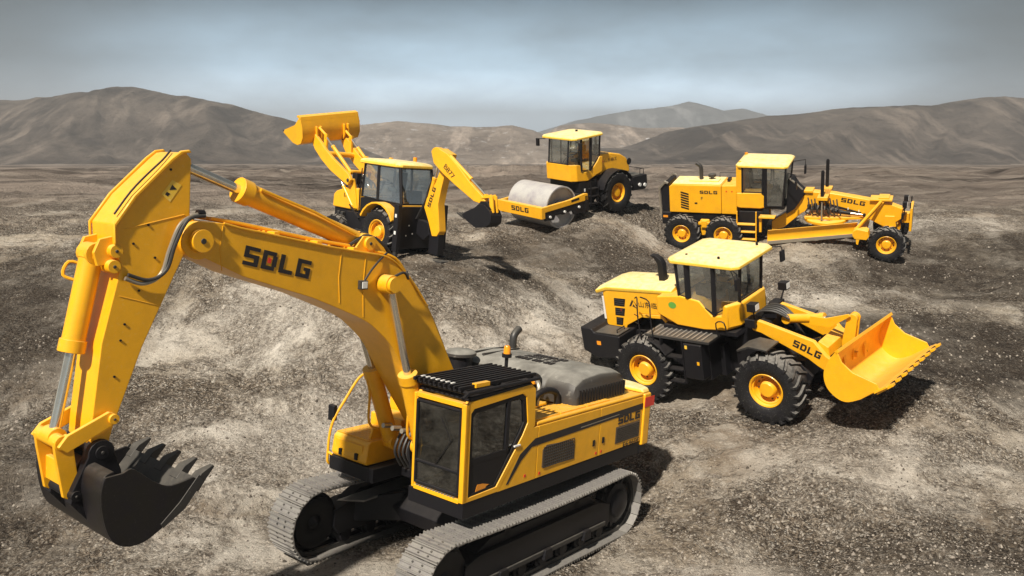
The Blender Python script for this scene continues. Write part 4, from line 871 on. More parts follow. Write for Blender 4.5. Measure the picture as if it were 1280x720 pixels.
mb = MB(); mb.lathe([(1.08, .72), (1.08, .50), (1.20, .50), (1.20, .72), (1.18, .75), (1.10, .75), (1.08, .72)], YEL, 40, (1.95, 0, 0), 'z')
mb.prism([(1.30, -.45), (1.35, .45), (2.3, .42), (3.85, .07), (3.85, -.07), (2.3, -.42)], 1.20, 1.29, YEL, 'z'); mb.cyl((3.85, 0, 1.25), (4.0, 0, 1.25), .08, YEL, 12); part('drawbar_circle', mb, gr, .01)
cylinder(gr, (2.2, -.30, 1.5), (3.2, -.28, 1.38), .55, .06, .03, mat=BLK)
# blade, slewed so that its near end trails
A, B = Vector((.22, -1.50, 0)), Vector((3.02, -.45, 0)); dd = (B-A).normalized(); nn = Vector((dd.y, -dd.x, 0))
secs = []
for P_ in (A, B):
    zb = .60 if P_ is A else .66
    q = []
    for t, off in ((0, .0), (.15, .05), (.35, .085), (.60, .085), (.85, .04), (1, -.02)): q.append(P_-nn*off+Vector((0, 0, zb+.50*t)))
    for t, off in ((1, -.02), (.85, .04), (.60, .085), (.35, .085), (.15, .05), (0, .0)): q.append(P_-nn*(off+.03)+Vector((0, 0, zb+.50*t+.004)))
    secs.append(q)
mb = MB(); mb.loft(secs, YEL); bl = part('blade', mb, gr, .004)
mb = MB(); mb.loft([[A+nn*.012+Vector((0, 0, .585)), A+nn*.02+Vector((0, 0, .585)), A+nn*.005+Vector((0, 0, .70)), A-nn*.02+Vector((0, 0, .70))], [B+nn*.012+Vector((0, 0, .645)), B+nn*.02+Vector((0, 0, .645)), B+nn*.005+Vector((0, 0, .76)), B-nn*.02+Vector((0, 0, .76))]], SILV); part('cutting_edge', mb, bl, .004)
mb = MB()
for t in (.35, .65):
    c = A.lerp(B, t); mb.loft([[c-nn*.12+Vector((0, 0, .75))+dd*s*.08 for s in (-1, 1)]+[c-nn*.2+Vector((0, 0, .75))+dd*s*.08 for s in (1, -1)], [Vector((1.95+.3*(t-.5), -.4, 1.12))+dd*s*.08 for s in (-1, 1)]+[Vector((1.95+.3*(t-.5), -.3, 1.12))+dd*s*.08 for s in (1, -1)]], YEL)
part('blade_mount', mb, gr, .01)
# scarifier in front of the blade
mb = MB(); mb.tube([(2.98, -.72, .98), (3.72, -.28, 1.90)], .05, YEL, 8); mb.tube([(3.1, -.60, 1.05), (3.80, -.20, 1.86)], .03, YEL, 8); mb.tube([(2.98, .72, .98), (3.72, .28, 1.90)], .05, YEL, 8); part('scarifier_linkage', mb, gr, 0)
mb = MB(); mb.prism([(2.92, .98), (3.05, 1.06), (3.40, 1.0), (3.44, .80), (3.36, .68), (2.98, .70), (2.90, .82)], -.88, -.50, YEL); mb.box(3.0, 3.3, -.50, .88, .72, .86, YEL); sc = part('scarifier', mb, gr, .02)
for k in range(6):
    mb = MB(); y = -.84+.33*k; mb.prism([(3.02, .72), (3.14, .72), (3.10, .50), (3.04, .52)], y-.03, y+.03, YEL); part('tooth', mb, sc, .004)
mb = MB(); mb.prism([(3.78, .98), (4.22, .98), (4.15, 1.35), (3.85, 1.35)], -.22, .22, YEL); mb.prism([(-.95, .62), (-.5, .66), (.5, .66), (.95, .62), (.95, .76), (.3, .98), (-.3, .98), (-.95, .76)], 3.88, 4.12, YEL, 'x'); mb.tube([(4.2, -.85, .75), (4.2, .85, .75)], .035, YEL, 8); part('front_axle', mb, gr, .02)
mb = MB(); mb.box(4.38, 4.62, -.12, .12, 1.1, 1.45, YEL); mb.box(4.62, 4.70, -.42, .42, .90, 1.72, YEL); mb.box(4.60, 4.64, -.42, -.34, 1.7, 1.9, BLK); mb.box(4.60, 4.64, .34, .42, 1.7, 1.9, BLK); fp = part('push_plate', mb, gr, .015)
for s in (-1, 1):
    mb = MB(); mb.cyl((4.45, s*.36, 1.45), (4.45, s*.36, 1.78), .02, BLK, 6); mb.box(4.38, 4.52, s*.36-.09, s*.36+.09, 1.74, 1.92, BLK); mb.box(4.52, 4.528, s*.36-.07, s*.36+.07, 1.76, 1.90, WHT); mb.box(4.36, 4.44, s*.32-.05, s*.32+.05, 1.3, 1.5, BLK); part('headlight', mb, gr, .006)
# =================================================================== ROAD ROLLER
ro = machine('road_roller', 'rol', 'yellow road roller with one wide pale steel drum', 'road roller')
RW = Wheel(.78, .55, .37, 16, .045)
for y in (-.84, .84): RW.put(ro, -1.5, y, .78, spin=.2)
dm = MB(); xd, zd, rd = 1.48, .76, .76
prof = [(-1.03, rd-.05), (-1.03, rd), (1.03, rd), (1.03, rd-.05), (.92, rd-.06), (.86, .30), (.90, .28), (.90, 0)]
dm.lathe(prof, DRUM, 64, (xd, 0, zd)); dm.lathe([(-.90, 0), (-.90, .28), (-.86, .30), (-.92, rd-.06), (-1.03, rd-.05)], DRUM, 64, (xd, 0, zd)); dr = part('drum', dm, ro, 0)
mb = MB(); mb.cyl((xd, .88, zd), (xd, 1.12, zd), .26, BLK, 20); mb.cyl((xd, -1.12, zd), (xd, -.88, zd), .26, BLK, 20); mb.box(xd-.4, xd+.4, 1.04, 1.10, zd-.22, zd+.10, BLK); part('drum_hub', mb, dr, .01)
mb = MB(); mb.box(2.44, 2.62, -1.20, 1.20, .54, .96, YEL); df = part('drum_frame', mb, ro, .02)
letters(df, (2.623, -.40, .69), (0, 1, 0), (0, 0, 1), .92, .17)
for s in (-1, 1):
    mb = MB(); mb.prism([(.26, .84), (.30, 1.08), (.45, 1.10), (1.2, 1.00), (2.45, .96), (2.45, .76), (1.3, .80), (.9, .82)], s*1.09 if s > 0 else -1.20, s*1.20 if s > 0 else -1.09, YEL); part('frame_side', mb, df, .015)
    mb = MB(); mb.prism([(.30, .40), (.30, .83), (2.44, .75), (2.44, .45), (2.0, .42), (1.9, .6), (1.1, .6), (1.0, .42)], s*1.10 if s > 0 else -1.17, s*1.17 if s > 0 else -1.10, BLK); part('frame_skirt', mb, df, .01)
    mb = MB(); mb.prism([(.75, .93), (1.15, .90), (1.15, .98), (.75, 1.01)], s*1.2, s*1.206, BLK); part('decal', mb, df, 0)
    for x, z in ((2.2, .56), (1.48, .62), (.75, .66)): mb = MB(); mb.cyl((x, s*1.17, z), (x, s*1.22, z), .045, WHT, 8); part('mount_bolt', mb, df, 0)
mb = MB(); mb.box(.24, .46, -1.20, 1.20, .48, 1.02, BLK); mb.box(.44, .56, -1.0, 1.0, .50, .64, BLK); part('rear_crossbeam', mb, df, .015)
mb = MB(); mb.box(2.36, 2.44, -1.0, 1.0, .58, .68, DRK); part('scraper', mb, df, .005)
mb = MB(); mb.box(-.5, .26, -.35, .35, .5, 1.3, BLK); mb.box(-2.5, -.4, -.55, .55, .60, 1.42, BLK); mb.box(-.62, .30, -.78, .78, .75, 1.42, BLK); mb.cyl((-1.5, -.8, .78), (-1.5, .8, .78), .2, BLK, 14); part('rear_frame', mb, ro, .02)
for s in (-1, 1):
    secs = []
    for k in range(9):
        a = R(15+k*17); c_, s_ = math.cos(a), math.sin(a); secs.append([(-1.5+.90*c_, s*.55, .80+.88*s_), (-1.5+.90*c_, s*1.12, .80+.86*s_), (-1.5+.86*c_, s*1.12, .80+.83*s_), (-1.5+.86*c_, s*.55, .80+.84*s_)])
    mb = MB(); mb.loft(secs, BLK); part('fender', mb, ro, .006)
    mb = MB()
    for k in range(3): mb.box(-.52, -.12, min(s*.78, s*.98), max(s*.78, s*.98), .55+.28*k, .58+.28*k, BLK)
    mb.box(-.52, -.49, min(s*.92, s*.96), max(s*.92, s*.96), .5, 1.4, BLK); mb.box(-.15, -.12, min(s*.92, s*.96), max(s*.92, s*.96), .5, 1.4, BLK); part('boarding_steps', mb, ro, 0)
    mb = MB(); mb.box(.0, .06, min(s*.785, s*.80), max(s*.785, s*.80), 1.05, 1.16, WHT); part('safety_sticker', mb, ro, 0)
rc_ = [(.60, 1.48), (.62, 2.10), (.40, 2.06), (.20, 1.78), (-.30, 1.76), (-.66, 2.08), (-.80, 2.26), (-.96, 2.22), (-.92, 1.66), (-.62, 1.58), (-.14, 1.42)]
mb = MB(); mb.loft([[(p[0]-(0 if p[0] < .3 else k_), y, p[1]) for p in rc_] for y, k_ in ((-.80, .18), (-.62, 0), (.62, 0), (.80, .18))], YEL); rc = part('cab', mb, ro, .03)
glaze(rc, [(-.80, .76, 2.26), (-.30, .78, 1.80), (.18, .78, 1.82), (.60, .50, 2.10), (.60, -.50, 2.10), (.18, -.78, 1.82), (-.30, -.78, 1.8), (-.80, -.76, 2.26)][::-1],
      [(-.86, .76, 3.02), (-.34, .78, 3.02), (.16, .78, 3.01), (.52, .50, 3.0), (.52, -.50, 3.0), (.16, -.78, 3.01), (-.34, -.78, 3.02), (-.86, -.76, 3.02)][::-1], BLK, .032, GLC, wide={5: .05, 6: .06})
rr_ = roofslab(rc, octo(-1.0, .64, .90, .14), 3.02, .12, -.02)
mb = MB(); mb.cyl((-.4, 0, 3.15), (-.4, 0, 3.22), .05, BLK, 10); part('roof_knob', mb, rr_, 0)
seat(rc, -.35, .1, 2.05, .8); steering(rc, .15, .1, 2.35, .5)
for s in (-1, 1):
    mb = MB(); mb.tube([(.45, s*.80, 2.95), (.55, s*1.08, 2.92)], .014, BLK, 6); mb.box(.52, .58, s*1.12-.07, s*1.12+.07, 2.66, 2.94, BLK); part('mirror', mb, ro, 0)
mb = MB(); mb.tube([(-1.0, .4, 2.25), (-1.0, .4, 2.85), (-1.03, .4, 2.95)], .05, BLK, 10); mb.box(-1.15, -.97, .30, .50, 2.30, 2.62, BLK); part('exhaust_stack', mb, ro, .01)
hp = [(-.97, 2.28), (-1.6, 2.25), (-2.1, 2.14), (-2.45, 1.95), (-2.62, 1.68), (-2.66, 1.36), (-.97, 1.42)]
mb = MB(); mb.prism(hp, -.64, .64, YEL); rh = part('engine_hood', mb, ro, .06)
mb = MB(); mb.cyl((-2.58, .645, 1.78), (-2.58, .66, 1.78), .13, BLK, 14); mb.box(-2.66, -2.50, -.4, .4, 1.42, 1.72, BLK); part('rear_grille', mb, rh, .01)
text(rh, '\u5c71\u4e1c\u4e34\u5de5', (-1.20, .645, 1.94), (-1, 0, 0), (0, 0, 1), .13, width=.70)
mb = MB(); mb.prism([(-1.08, 1.95), (-1.16, 1.95), (-1.12, 2.06)], .642, .646, RED); part('emblem', mb, rh, 0)
mb = MB(); mb.prism([(-2.50, .66), (-2.50, 1.20), (-3.30, 1.20), (-3.34, .75), (-3.2, .62)], -.95, .95, BLK); rbm = part('rear_counterweight', mb, ro, .03)
mb = MB(); mb.box(-3.2, -2.6, -.85, .85, 1.21, 1.225, DRK); part('tread_plate', mb, rbm, 0)
for x, z in ((-3.15, .80), (-2.85, .85)): mb = MB(); mb.cyl((x, .95, z), (x, 1.0, z), .07, WHT, 10); part('tail_light', mb, rbm, 0)
mb = MB(); mb.tube([(-3.05, .8, 1.2), (-3.05, .8, 1.42), (-3.25, .8, 1.42), (-3.28, .8, 1.2)], .014, BLK, 6); mb.tube([(-3.2, .8, 1.42), (-3.2, -.8, 1.42)], .014, BLK, 6); part('handrail', mb, ro, 0)
# =================================================================== BACKHOE LOADER
bh = machine('backhoe_loader', 'bhl', 'yellow backhoe loader with its front bucket raised high, left of the road roller', 'backhoe loader')
BW = Wheel(.70, .42, .37, 18, .06); FW = Wheel(.48, .32, .24, 14, .06)
for y in (-.75, .75): BW.put(bh, -.88, y, .70, spin=.3)
for y in (-.75, .75): FW.put(bh, 1.30, y, .48, spin=.1)
mb = MB(); mb.box(-1.65, 2.0, -.32, .32, .45, .95, BLK); mb.cyl((-.88, -.8, .70), (-.88, .8, .70), .16, BLK, 12); mb.cyl((1.3, -.8, .48), (1.3, .8, .48), .09, BLK, 12); mb.box(.1, 1.0, -.62, .62, .5, 1.1, BLK); mb.box(1.0, 1.9, -.40, .40, .7, 1.15, BLK)
for k in range(5): mb.box(.55+.26*k, .67+.26*k, .40, .46+.06*(k % 2), .75, 1.02, DRK)
part('chassis', mb, bh, .02)
hb = [(1.92, 1.14), (1.90, 1.54), (1.76, 1.66), (1.26, 1.82), (.66, 1.84), (.58, 1.14)]
mb = MB(); mb.prism(hb, -.48, .48, YEL); bhh = part('engine_hood', mb, bh, .04)
for k in range(5): mb = MB(); mb.box(1.0+.08*k, 1.03+.08*k, .482, .488, 1.50, 1.64, BLK); part('vent_slot', mb, bhh, 0)
for s in (-1, 1):
    secs = []
    for k in range(11):
        a = R(12+k*15.5); c_, s_ = math.cos(a), math.sin(a); q_ = .86
        ztop = .72+q_*s_*1.02; secs.append([(-.88+q_*c_*.98, s*.50, ztop), (-.88+q_*c_*.98, s*1.0, ztop), (-.88+(q_-.05)*c_*.98, s*1.0, ztop-.055), (-.88+(q_-.05)*c_*.98, s*.50, ztop-.055)])
    mb = MB(); mb.loft(secs[1:10], YEL); part('fender', mb, bh, .01)
mb = MB(); mb.prism([(.30, 1.0), (.30, 1.60), (.1, 1.64), (-1.62, 1.60), (-1.66, 1.45), (-1.45, 1.2), (-.9, 1.45), (-.2, 1.2), (0, 1.0)], -.66, .66, BLK); bc = part('cab', mb, bh, .02)
mb = MB(); mb.box(-1.70, -1.62, -.72, .72, 1.46, 1.58, YEL); part('rear_rail', mb, bc, .01)
glaze(bc, [(-1.62, -.66, 1.60), (-.55, -.68, 1.62), (.27, -.62, 1.64), (.27, .62, 1.64), (-.55, .68, 1.62), (-1.62, .66, 1.60)], [(-1.42, -.62, 2.66), (-.50, -.66, 2.66), (.22, -.60, 2.66), (.22, .60, 2.66), (-.50, .66, 2.66), (-1.42, .62, 2.66)], BLK, .038, GLC, wide={0: .05, 5: .05, 4: .05})
br = roofslab(bc, octo(-1.50, .46, .74, .14), 2.68, .15)
for x, y in ((.34, .5), (.34, -.5)): mb = MB(); mb.box(x-.05, x+.05, y-.05, y+.05, 2.80, 2.87, YEL); part('roof_lamp', mb, br, .01)
mb = MB(); mb.cyl((-.9, -.4, 2.84), (-.9, -.4, 2.98), .06, ORG, 12); part('beacon_lens', mb, br, 0)
seat(bc, -.6, 0, 1.9, .8); steering(bc, .0, 0, 2.15, .5)
mb = MB(); mb.box(-1.5, -1.3, -.25, .25, 1.6, 2.0, BLK); part('control_console', mb, bc, .01)
mb = MB(); mb.prism([(-.92, .30), (.92, .30), (.92, 1.42), (.70, 1.55), (-.70, 1.55), (-.92, 1.42)], -1.78, -1.66, BLK, 'x')
mb.box(-1.66, -1.2, -.45, .45, .45, 1.3, BLK); rp = part('rear_slide_frame', mb, bh, .015)
for y, z in ((.45, 1.0), (.3, .75), (.1, 1.15), (-.1, .85), (.55, .7)): mb = MB(); mb.cyl((-1.79, y, z), (-1.77, y, z), .025, WHT, 6); part('bolt', mb, rp, 0)
for s in (-1, 1):
    mb = MB(); mb.box(-1.90, -1.70, s*.93-.07, s*.93+.07, .25, 1.62, BLK); st = part('stabiliser_leg', mb, bh, .01)
    mb = MB(); mb.box(-1.86, -1.74, s*.93-.05, s*.93+.05, .04, .30, DRK); mb.box(-1.98, -1.62, s*.93-.16, s*.93+.16, .0, .05, BLK); part('stabiliser_foot', mb, st, .008)
    for z in (1.25, .75): mb = MB(); mb.box(-1.84, -1.76, s*1.001-.003, s*1.001+.003, z, z+.10, WHT); part('safety_sticker', mb, st, 0)
    # loader arms
    mb = MB(); mb.prism([(.62, 1.2), (1.0, 1.2), (1.12, 1.9), (1.05, 2.12), (.88, 2.12), (.80, 1.9)], s*.44 if s > 0 else -.52, s*.52 if s > 0 else -.44, YEL); part('loader_tower', mb, bh, .015)
    am_ = [(.84, 2.08), (.98, 1.90), (1.9, 2.28), (2.40, 2.58), (2.78, 2.88), (3.02, 3.18), (3.05, 3.36), (2.90, 3.42), (2.58, 3.20), (2.30, 2.98), (1.80, 2.66), (.95, 2.24)]
    mb = MB(); mb.prism(am_, s*.55 if s > 0 else -.67, s*.67 if s > 0 else -.55, YEL); la = part('loader_arm', mb, bh, .015)
    pin(la, .96, s*.61-.08, s*.61+.08, 2.06, .06, DRK); pin(la, 2.93, s*.61-.08, s*.61+.08, 3.30, .055, DRK)
    cylinder(bh, (.86, s*.50, 1.25), (1.78, s*.52, 2.32), .55, .055, .035, mat=YEL)
    cylinder(bh, (1.05, s*.50, 2.30), (2.42, s*.50, 3.32), .72, .06, .035, mat=YEL)
    mb = MB(); mb.prism([(2.35, 2.85), (2.48, 2.85), (2.50, 3.42), (2.36, 3.42)], s*.46 if s > 0 else -.54, s*.54 if s > 0 else -.46, YEL); mb.tube([(2.42, s*.50, 3.36), (2.80, s*.52, 3.58)], .045, YEL, 8); part('tipping_link', mb, bh, .008)
mb = MB(); mb.cyl((2.35, -.6, 2.78), (2.35, .6, 2.78), .09, YEL, 14); mb.cyl((1.4, -.6, 2.30), (1.4, .6, 2.30), .06, YEL, 14); part('cross_tube', mb, bh, 0)
mb = MB()
for k in range(5): mb.tube([(.75, -.3+.15*k, 1.7), (.95, -.3+.15*k, 2.05), (1.05, .36, 2.25), (1.35, .42, 2.42)], .025, HOSE, 6, smooth=4)
mb.box(.78, 1.0, .30, .46, 1.95, 2.3, BLK); part('hydraulic_hoses', mb, bh, 0)
mb = MB(); mb.tube([(.42, .60, 1.1), (.34, .66, 1.7), (.30, .66, 2.5)], .018, BLK, 6); mb.tube([(.95, .55, 1.3), (.55, .66, 1.1), (.25, .72, .95)], .03, BLK, 6); part('handrail', mb, bh, 0)
BT2 = Matrix.Translation((3.2, 0, 3.5)) @ Matrix.Rotation(R(-9), 4, 'X') @ Matrix.Translation((-3.2, 0, -3.5))
sh = [(2.86, 4.0), (2.80, 3.72), (2.82, 3.40), (2.95, 3.20), (3.15, 3.14), (3.40, 3.20), (3.92, 3.50)]
si = [(2.90, 3.98), (2.84, 3.72), (2.86, 3.42), (2.97, 3.25), (3.15, 3.19), (3.38, 3.24), (3.90, 3.53)]
mb = MB(); mb.prism(sh+si[::-1], -1.14, 1.14, YEL, M=BT2); lb = part('loader_bucket', mb, bh, .006)
for y in (-1.16, 1.12): mb = MB(); mb.prism(sh[:-1]+[(3.88, 3.50), (3.80, 3.60), (3.20, 3.78), (2.96, 4.0)], y, y+.04, YEL, M=BT2); part('end_plate', mb, lb, .006)
mb = MB(); mb.prism([(2.84, 3.92), (2.86, 4.05), (3.02, 4.10), (3.05, 4.04), (2.92, 3.99)], -1.16, 1.16, YEL, M=BT2); part('spill_edge', mb, lb, .006)
for y in (-.66, -.5, .44, .60):
    mb = MB(); mb.prism([(2.86, 3.20), (2.74, 3.35), (2.72, 3.70), (2.82, 3.72)], y, y+.05, YEL, M=BT2); part('bucket_bracket', mb, lb, .006)
for k in range(7): y = -1.05+.35*k; mb = MB(); mb.prism([(3.80, 3.42), (4.02, 3.55), (4.0, 3.58), (3.80, 3.50)], y-.04, y+.04, DRK, M=BT2); part('tooth', mb, lb, 0)
# backhoe boom, stick and bucket
mb = MB(); mb.prism([(-1.78, .75), (-1.78, 1.2), (-2.25, 1.15), (-2.35, .8), (-2.1, .6)], -.08, .14, BLK); mb.box(-2.75, -2.35, -.08, .14, .25, .85, BLK); mb.box(-3.0, -2.5, -.14, .20, .0, .10, DRK); part('swing_post', mb, bh, .02)
bp_ = [(-2.50, .78), (-2.30, 1.20), (-2.08, 1.58), (-2.16, 1.86), (-2.48, 2.35), (-2.62, 2.70), (-2.50, 2.95)]+circ(-2.66, 3.10, .20, -20, 190, 8)+[(-2.86, 2.72), (-2.74, 2.2), (-2.66, 1.75), (-2.76, 1.2), (-2.80, .95), (-2.70, .80)]
mb = MB(); mb.prism(bp_, -.10, .18, YEL); bbm = part('backhoe_boom', mb, bh, .02)
letters(bbm, (-2.345, .1835, 1.60), (-.30, 0, .95), (.95, 0, .30), .62, .13)
pin(bbm, -2.66, -.18, .24, 3.10, .08)
sk_ = circ(-2.62, 3.16, .22, 20, 130, 6)+[(-3.08, 3.22), (-3.5, 2.95), (-4.09, 2.50), (-4.60, 2.18), (-4.70, 2.06), (-4.62, 1.97), (-4.27, 2.02), (-3.5, 2.38), (-2.95, 2.66), (-2.55, 2.92)]
mb = MB(); mb.prism(sk_, .19, .38, YEL); mb.prism(sk_[5:8]+[(-3.0, 2.9)], -.02, .19, YEL); bst = part('backhoe_stick', mb, bh, .02)
text(bst, 'B877', (-2.98, .384, 2.83), (-.80, 0, -.60), (-.6, 0, .80), .15, width=.50)
cylinder(bh, (-3.12, .305, 3.18), (-4.66, .305, 2.22), .60, .055, .032)
cylinder(bh, (-2.10, .03, 1.75), (-2.42, .03, 2.95), .60, .065, .035)
mb = MB()
for k in range(3): mb.tube([(-1.8, .1+.06*k, 1.2), (-2.05, .05+.05*k, 1.75), (-2.1, .0+.03*k, 2.2), (-2.45, .0, 2.95)], .016, HOSE, 6, smooth=5)
part('hydraulic_hoses', mb, bh, 0)
mb = MB()
for y in (.20, .36): mb.prism([(-4.86, 2.26), (-4.98, 2.24), (-5.08, 1.80), (-4.98, 1.76), (-4.90, 2.0)], y, y+.05, YEL); mb.prism([(-4.55, 2.12), (-4.62, 2.2), (-4.92, 2.28), (-4.96, 2.2)], y, y+.04, YEL)
part('bucket_link', mb, bh, .008)
bb = [(-4.45, 1.86), (-4.60, 1.98), (-4.80, 1.98), (-5.00, 1.86), (-5.10, 1.72), (-5.10, 1.52), (-4.95, 1.40), (-4.55, 1.32), (-4.22, 1.46), (-3.98, 1.60)]
mb = MB(); mb.prism(bb[3:]+[(-4.0, 1.64), (-4.22, 1.50), (-4.55, 1.37), (-4.93, 1.45), (-5.05, 1.54), (-5.05, 1.70), (-4.97, 1.82)], .10, .50, BLK); bbk = part('digging_bucket', mb, bh, .004)
for y in (.08, .48): mb = MB(); mb.prism(bb+[(-4.15, 1.72)], y, y+.04, BLK); part('side_plate', mb, bbk, .004)
mb = MB(); mb.prism([(-4.45, 1.86), (-4.58, 2.06), (-4.78, 2.08), (-5.0, 1.88), (-4.7, 1.8)], .19, .43, BLK); part('bucket_ear', mb, bbk, .006)
for k in range(5): y = .11+.10*k; mb = MB(); mb.prism([(-4.10, 1.50), (-4.02, 1.60), (-3.80, 1.66), (-3.80, 1.63)], y-.022, y+.022, DRK); part('tooth', mb, bbk, 0)
# =================================================================== GROUND
def vnoise(x, y, seed):
    """smooth value noise on arrays"""
    xi = np.floor(x).astype(np.int64); yi = np.floor(y).astype(np.int64); xf_ = x-xi; yf_ = y-yi
    u = xf_*xf_*(3-2*xf_); v = yf_*yf_*(3-2*yf_)
    def h(a, b):
        n = (a*374761393+b*668265263+seed*69069) & 0x7fffffff; n = (n ^ (n >> 13))*1274126177 & 0x7fffffff; return ((n ^ (n >> 16)) & 0xffff)/65535.0
    return (h(xi, yi)*(1-u)+h(xi+1, yi)*u)*(1-v)+(h(xi, yi+1)*(1-u)+h(xi+1, yi+1)*u)*v
def fbm(x, y, seed, o=4, g=.5):
    s = 0; a = 1; t = 0
    for k in range(o): s = s+a*vnoise(x*2**k, y*2**k, seed+k*17); t += a; a *= g
    return s/t-.5
CONT = {'exc': [(2.2, 1.4), (2.2, -1.4), (-2.2, 1.4), (-2.2, -1.4), (0, 1.4), (0, -1.4), (0, 0)],
        'ldr': [(1.55, 1.1), (1.55, -1.1), (-1.55, 1.1), (-1.55, -1.1)],
        'grd': [(4.0, 1.0), (4.0, -1.0), (-2.97, 1.0), (-2.97, -1.0), (-1.43, 1.0), (-1.43, -1.0)],
        'rol': [(1.48, .9), (1.48, -.9), (-1.5, .85), (-1.5, -.85)],
        'bhl': [(-.88, .75), (-.88, -.75), (1.3, .75), (1.3, -.75), (-1.8, .93), (-1.8, -.93)]}
cp = []
for k, v in CONT.items():
    for (x, y) in v:
        p = MATS[k] @ Vector((x, y, 0)); cp.append((p.x, p.y, p.z+.035))
cp = np.array(cp)
YB = np.array([-60, 0, 9, 12, 15, 19, 23, 27, 31, 34, 40, 60, 100, 600, 4000.]); ZB = np.array([.3, .35, .42, .40, .62, 1.25, 2.2, 3.1, 3.62, 3.8, 3.75, 3.2, 2.3, -13.7, -60.])
def base(x, y):
    return np.interp(y, YB, ZB)
SG = 3.0
def kern(ax, ay, bx, by): return np.exp(-((ax-bx)**2+(ay-by)**2)/(2*SG*SG))
Kc = kern(cp[:, 0][:, None], cp[:, 1][:, None], cp[:, 0][None], cp[:, 1][None])+np.eye(len(cp))*2e-3
wc = np.linalg.solve(Kc, cp[:, 2]-base(cp[:, 0], cp[:, 1]))
def ground_z(x, y, detail=True):
    x = np.asarray(x, float); y = np.asarray(y, float)
    z = base(x, y); near = (y < 60) & (np.abs(x) < 40)
    add = np.zeros_like(z); dmin = np.full_like(z, 99.)
    for (cx, cy, cz), w_ in zip(cp, wc):
        add += w_*kern(x, y, cx, cy); dmin = np.minimum(dmin, np.hypot(x-cx, y-cy))
    z = z+add
    if detail:
        k = np.clip((dmin-.5)/1.6, .10, 1)
        far = np.clip((y-30)/60, 0, 1)
        z = z+k*(.55*fbm(x*.16, y*.16, 3, 3)+.30*fbm(x*.6, y*.6, 11, 4, .6))*(1+far*2.0)
        r = 1-np.abs(2*fbm(x*.45+fbm(x*.8, y*.8, 5)*1.5, y*.9, 23, 4, .55)); z = z+k*(r-.7)*.22
        z = z+k*.16*fbm(x*2.6, y*2.6, 31, 5, .68)
        for k_, yc_, hw_, x0_, x1_, dp_, pt_ in (('ldr', 1.1, .30, -9, -.5, .07, .22), ('grd', 1.0, .20, -11, 3, .06, .2), ('exc', 1.4, .30, -8, 2.6, .06, .216), ('bhl', .75, .2, -4, 8, .05, .2), ('rol', .84, .26, -8, -1, .05, .2)):
            Mi = MATS[k_]; dx_, dy_ = Mi[0][0], Mi[1][0]; q_ = math.hypot(dx_, dy_); dx_, dy_ = dx_/q_, dy_/q_
            lx = (x-Mi[0][3])*dx_+(y-Mi[1][3])*dy_; ly = -(x-Mi[0][3])*dy_+(y-Mi[1][3])*dx_+.5*np.sin(np.minimum(lx-x0_, 0)*.1)+np.where(lx < -3, .02*(lx+3)**2, 0)
            fade = np.clip((lx-x0_)/3, 0, 1)*np.clip((x1_-lx)/.8, 0, 1)
            for s_ in (-1, 1):
                d_ = np.abs(ly-s_*yc_); z = z+fade*(-dp_*np.clip((hw_*1.15-d_)/(hw_*.3), 0, 1)*(1+.35*np.sin(lx*2*math.pi/pt_))+dp_*.7*np.exp(-((d_-hw_*1.35)/(hw_*.3))**2))
        z = z+far*.5*np.abs(fbm(x*.03, y*.16, 41, 4))*np.clip((200-y)/100, 0, 1)*4*np.clip((y-36)/20, 0, 1)
    return z
# smooth the base profile
_ys = np.linspace(-60, 60, 481); _zs = np.interp(_ys, YB, ZB); _kk = np.hanning(25); _kk /= _kk.sum(); _zs = np.convolve(np.pad(_zs, 12, 'edge'), _kk, 'valid')
_zs[-14:] = np.interp(_ys[-14:], YB, ZB)
def base(x, y): return np.where(np.asarray(y) < 56, np.interp(y, _ys, _zs), np.interp(y, YB, ZB))
wc = np.linalg.solve(Kc, cp[:, 2]-base(cp[:, 0], cp[:, 1]))
def axis(segs):
    o = [segs[0][0]]
    for a, b, st in segs:
        n = max(1, int(round((b-a)/st))); o += [a+(b-a)*(k+1)/n for k in range(n)]
    return np.array(o)
xs = axis([(-2500, -600, 160), (-600, -100, 20), (-100, -30, 2.0), (-30, -12, .30), (-12, 16, .085), (16, 32, .25), (32, 100, 2.0), (100, 600, 20), (600, 2500, 160)])
ys = axis([(-60, -4, 4), (-4, 8, .6), (8, 20, .08), (20, 34, .11), (34, 50, .25), (50, 110, 1.0), (110, 300, 6), (300, 900, 30), (900, 4000, 200)])
GX, GY = np.meshgrid(xs, ys); GZ = ground_z(GX, GY)
def gridmesh(name, X, Y, Z, mat, kind='structure'):
    h, w_ = X.shape; me = bpy.data.meshes.new(name); me.vertices.add(h*w_); co = np.empty((h*w_, 3)); co[:, 0] = X.ravel(); co[:, 1] = Y.ravel(); co[:, 2] = Z.ravel()
    me.vertices.foreach_set('co', co.ravel()); i = np.arange(h*w_).reshape(h, w_)
    f = np.stack([i[:-1, :-1], i[:-1, 1:], i[1:, 1:], i[1:, :-1]], -1).reshape(-1, 4); n = len(f)
    me.loops.add(n*4); me.loops.foreach_set('vertex_index', f.ravel()); me.polygons.add(n); me.polygons.foreach_set('loop_start', np.arange(n)*4); me.polygons.foreach_set('loop_total', np.full(n, 4))
    me.polygons.foreach_set('use_smooth', np.ones(n, bool)); me.update(); me.validate(); me.materials.append(mat)
    o = bpy.data.objects.new(name, me); S.collection.objects.link(o); o['kind'] = kind; return o
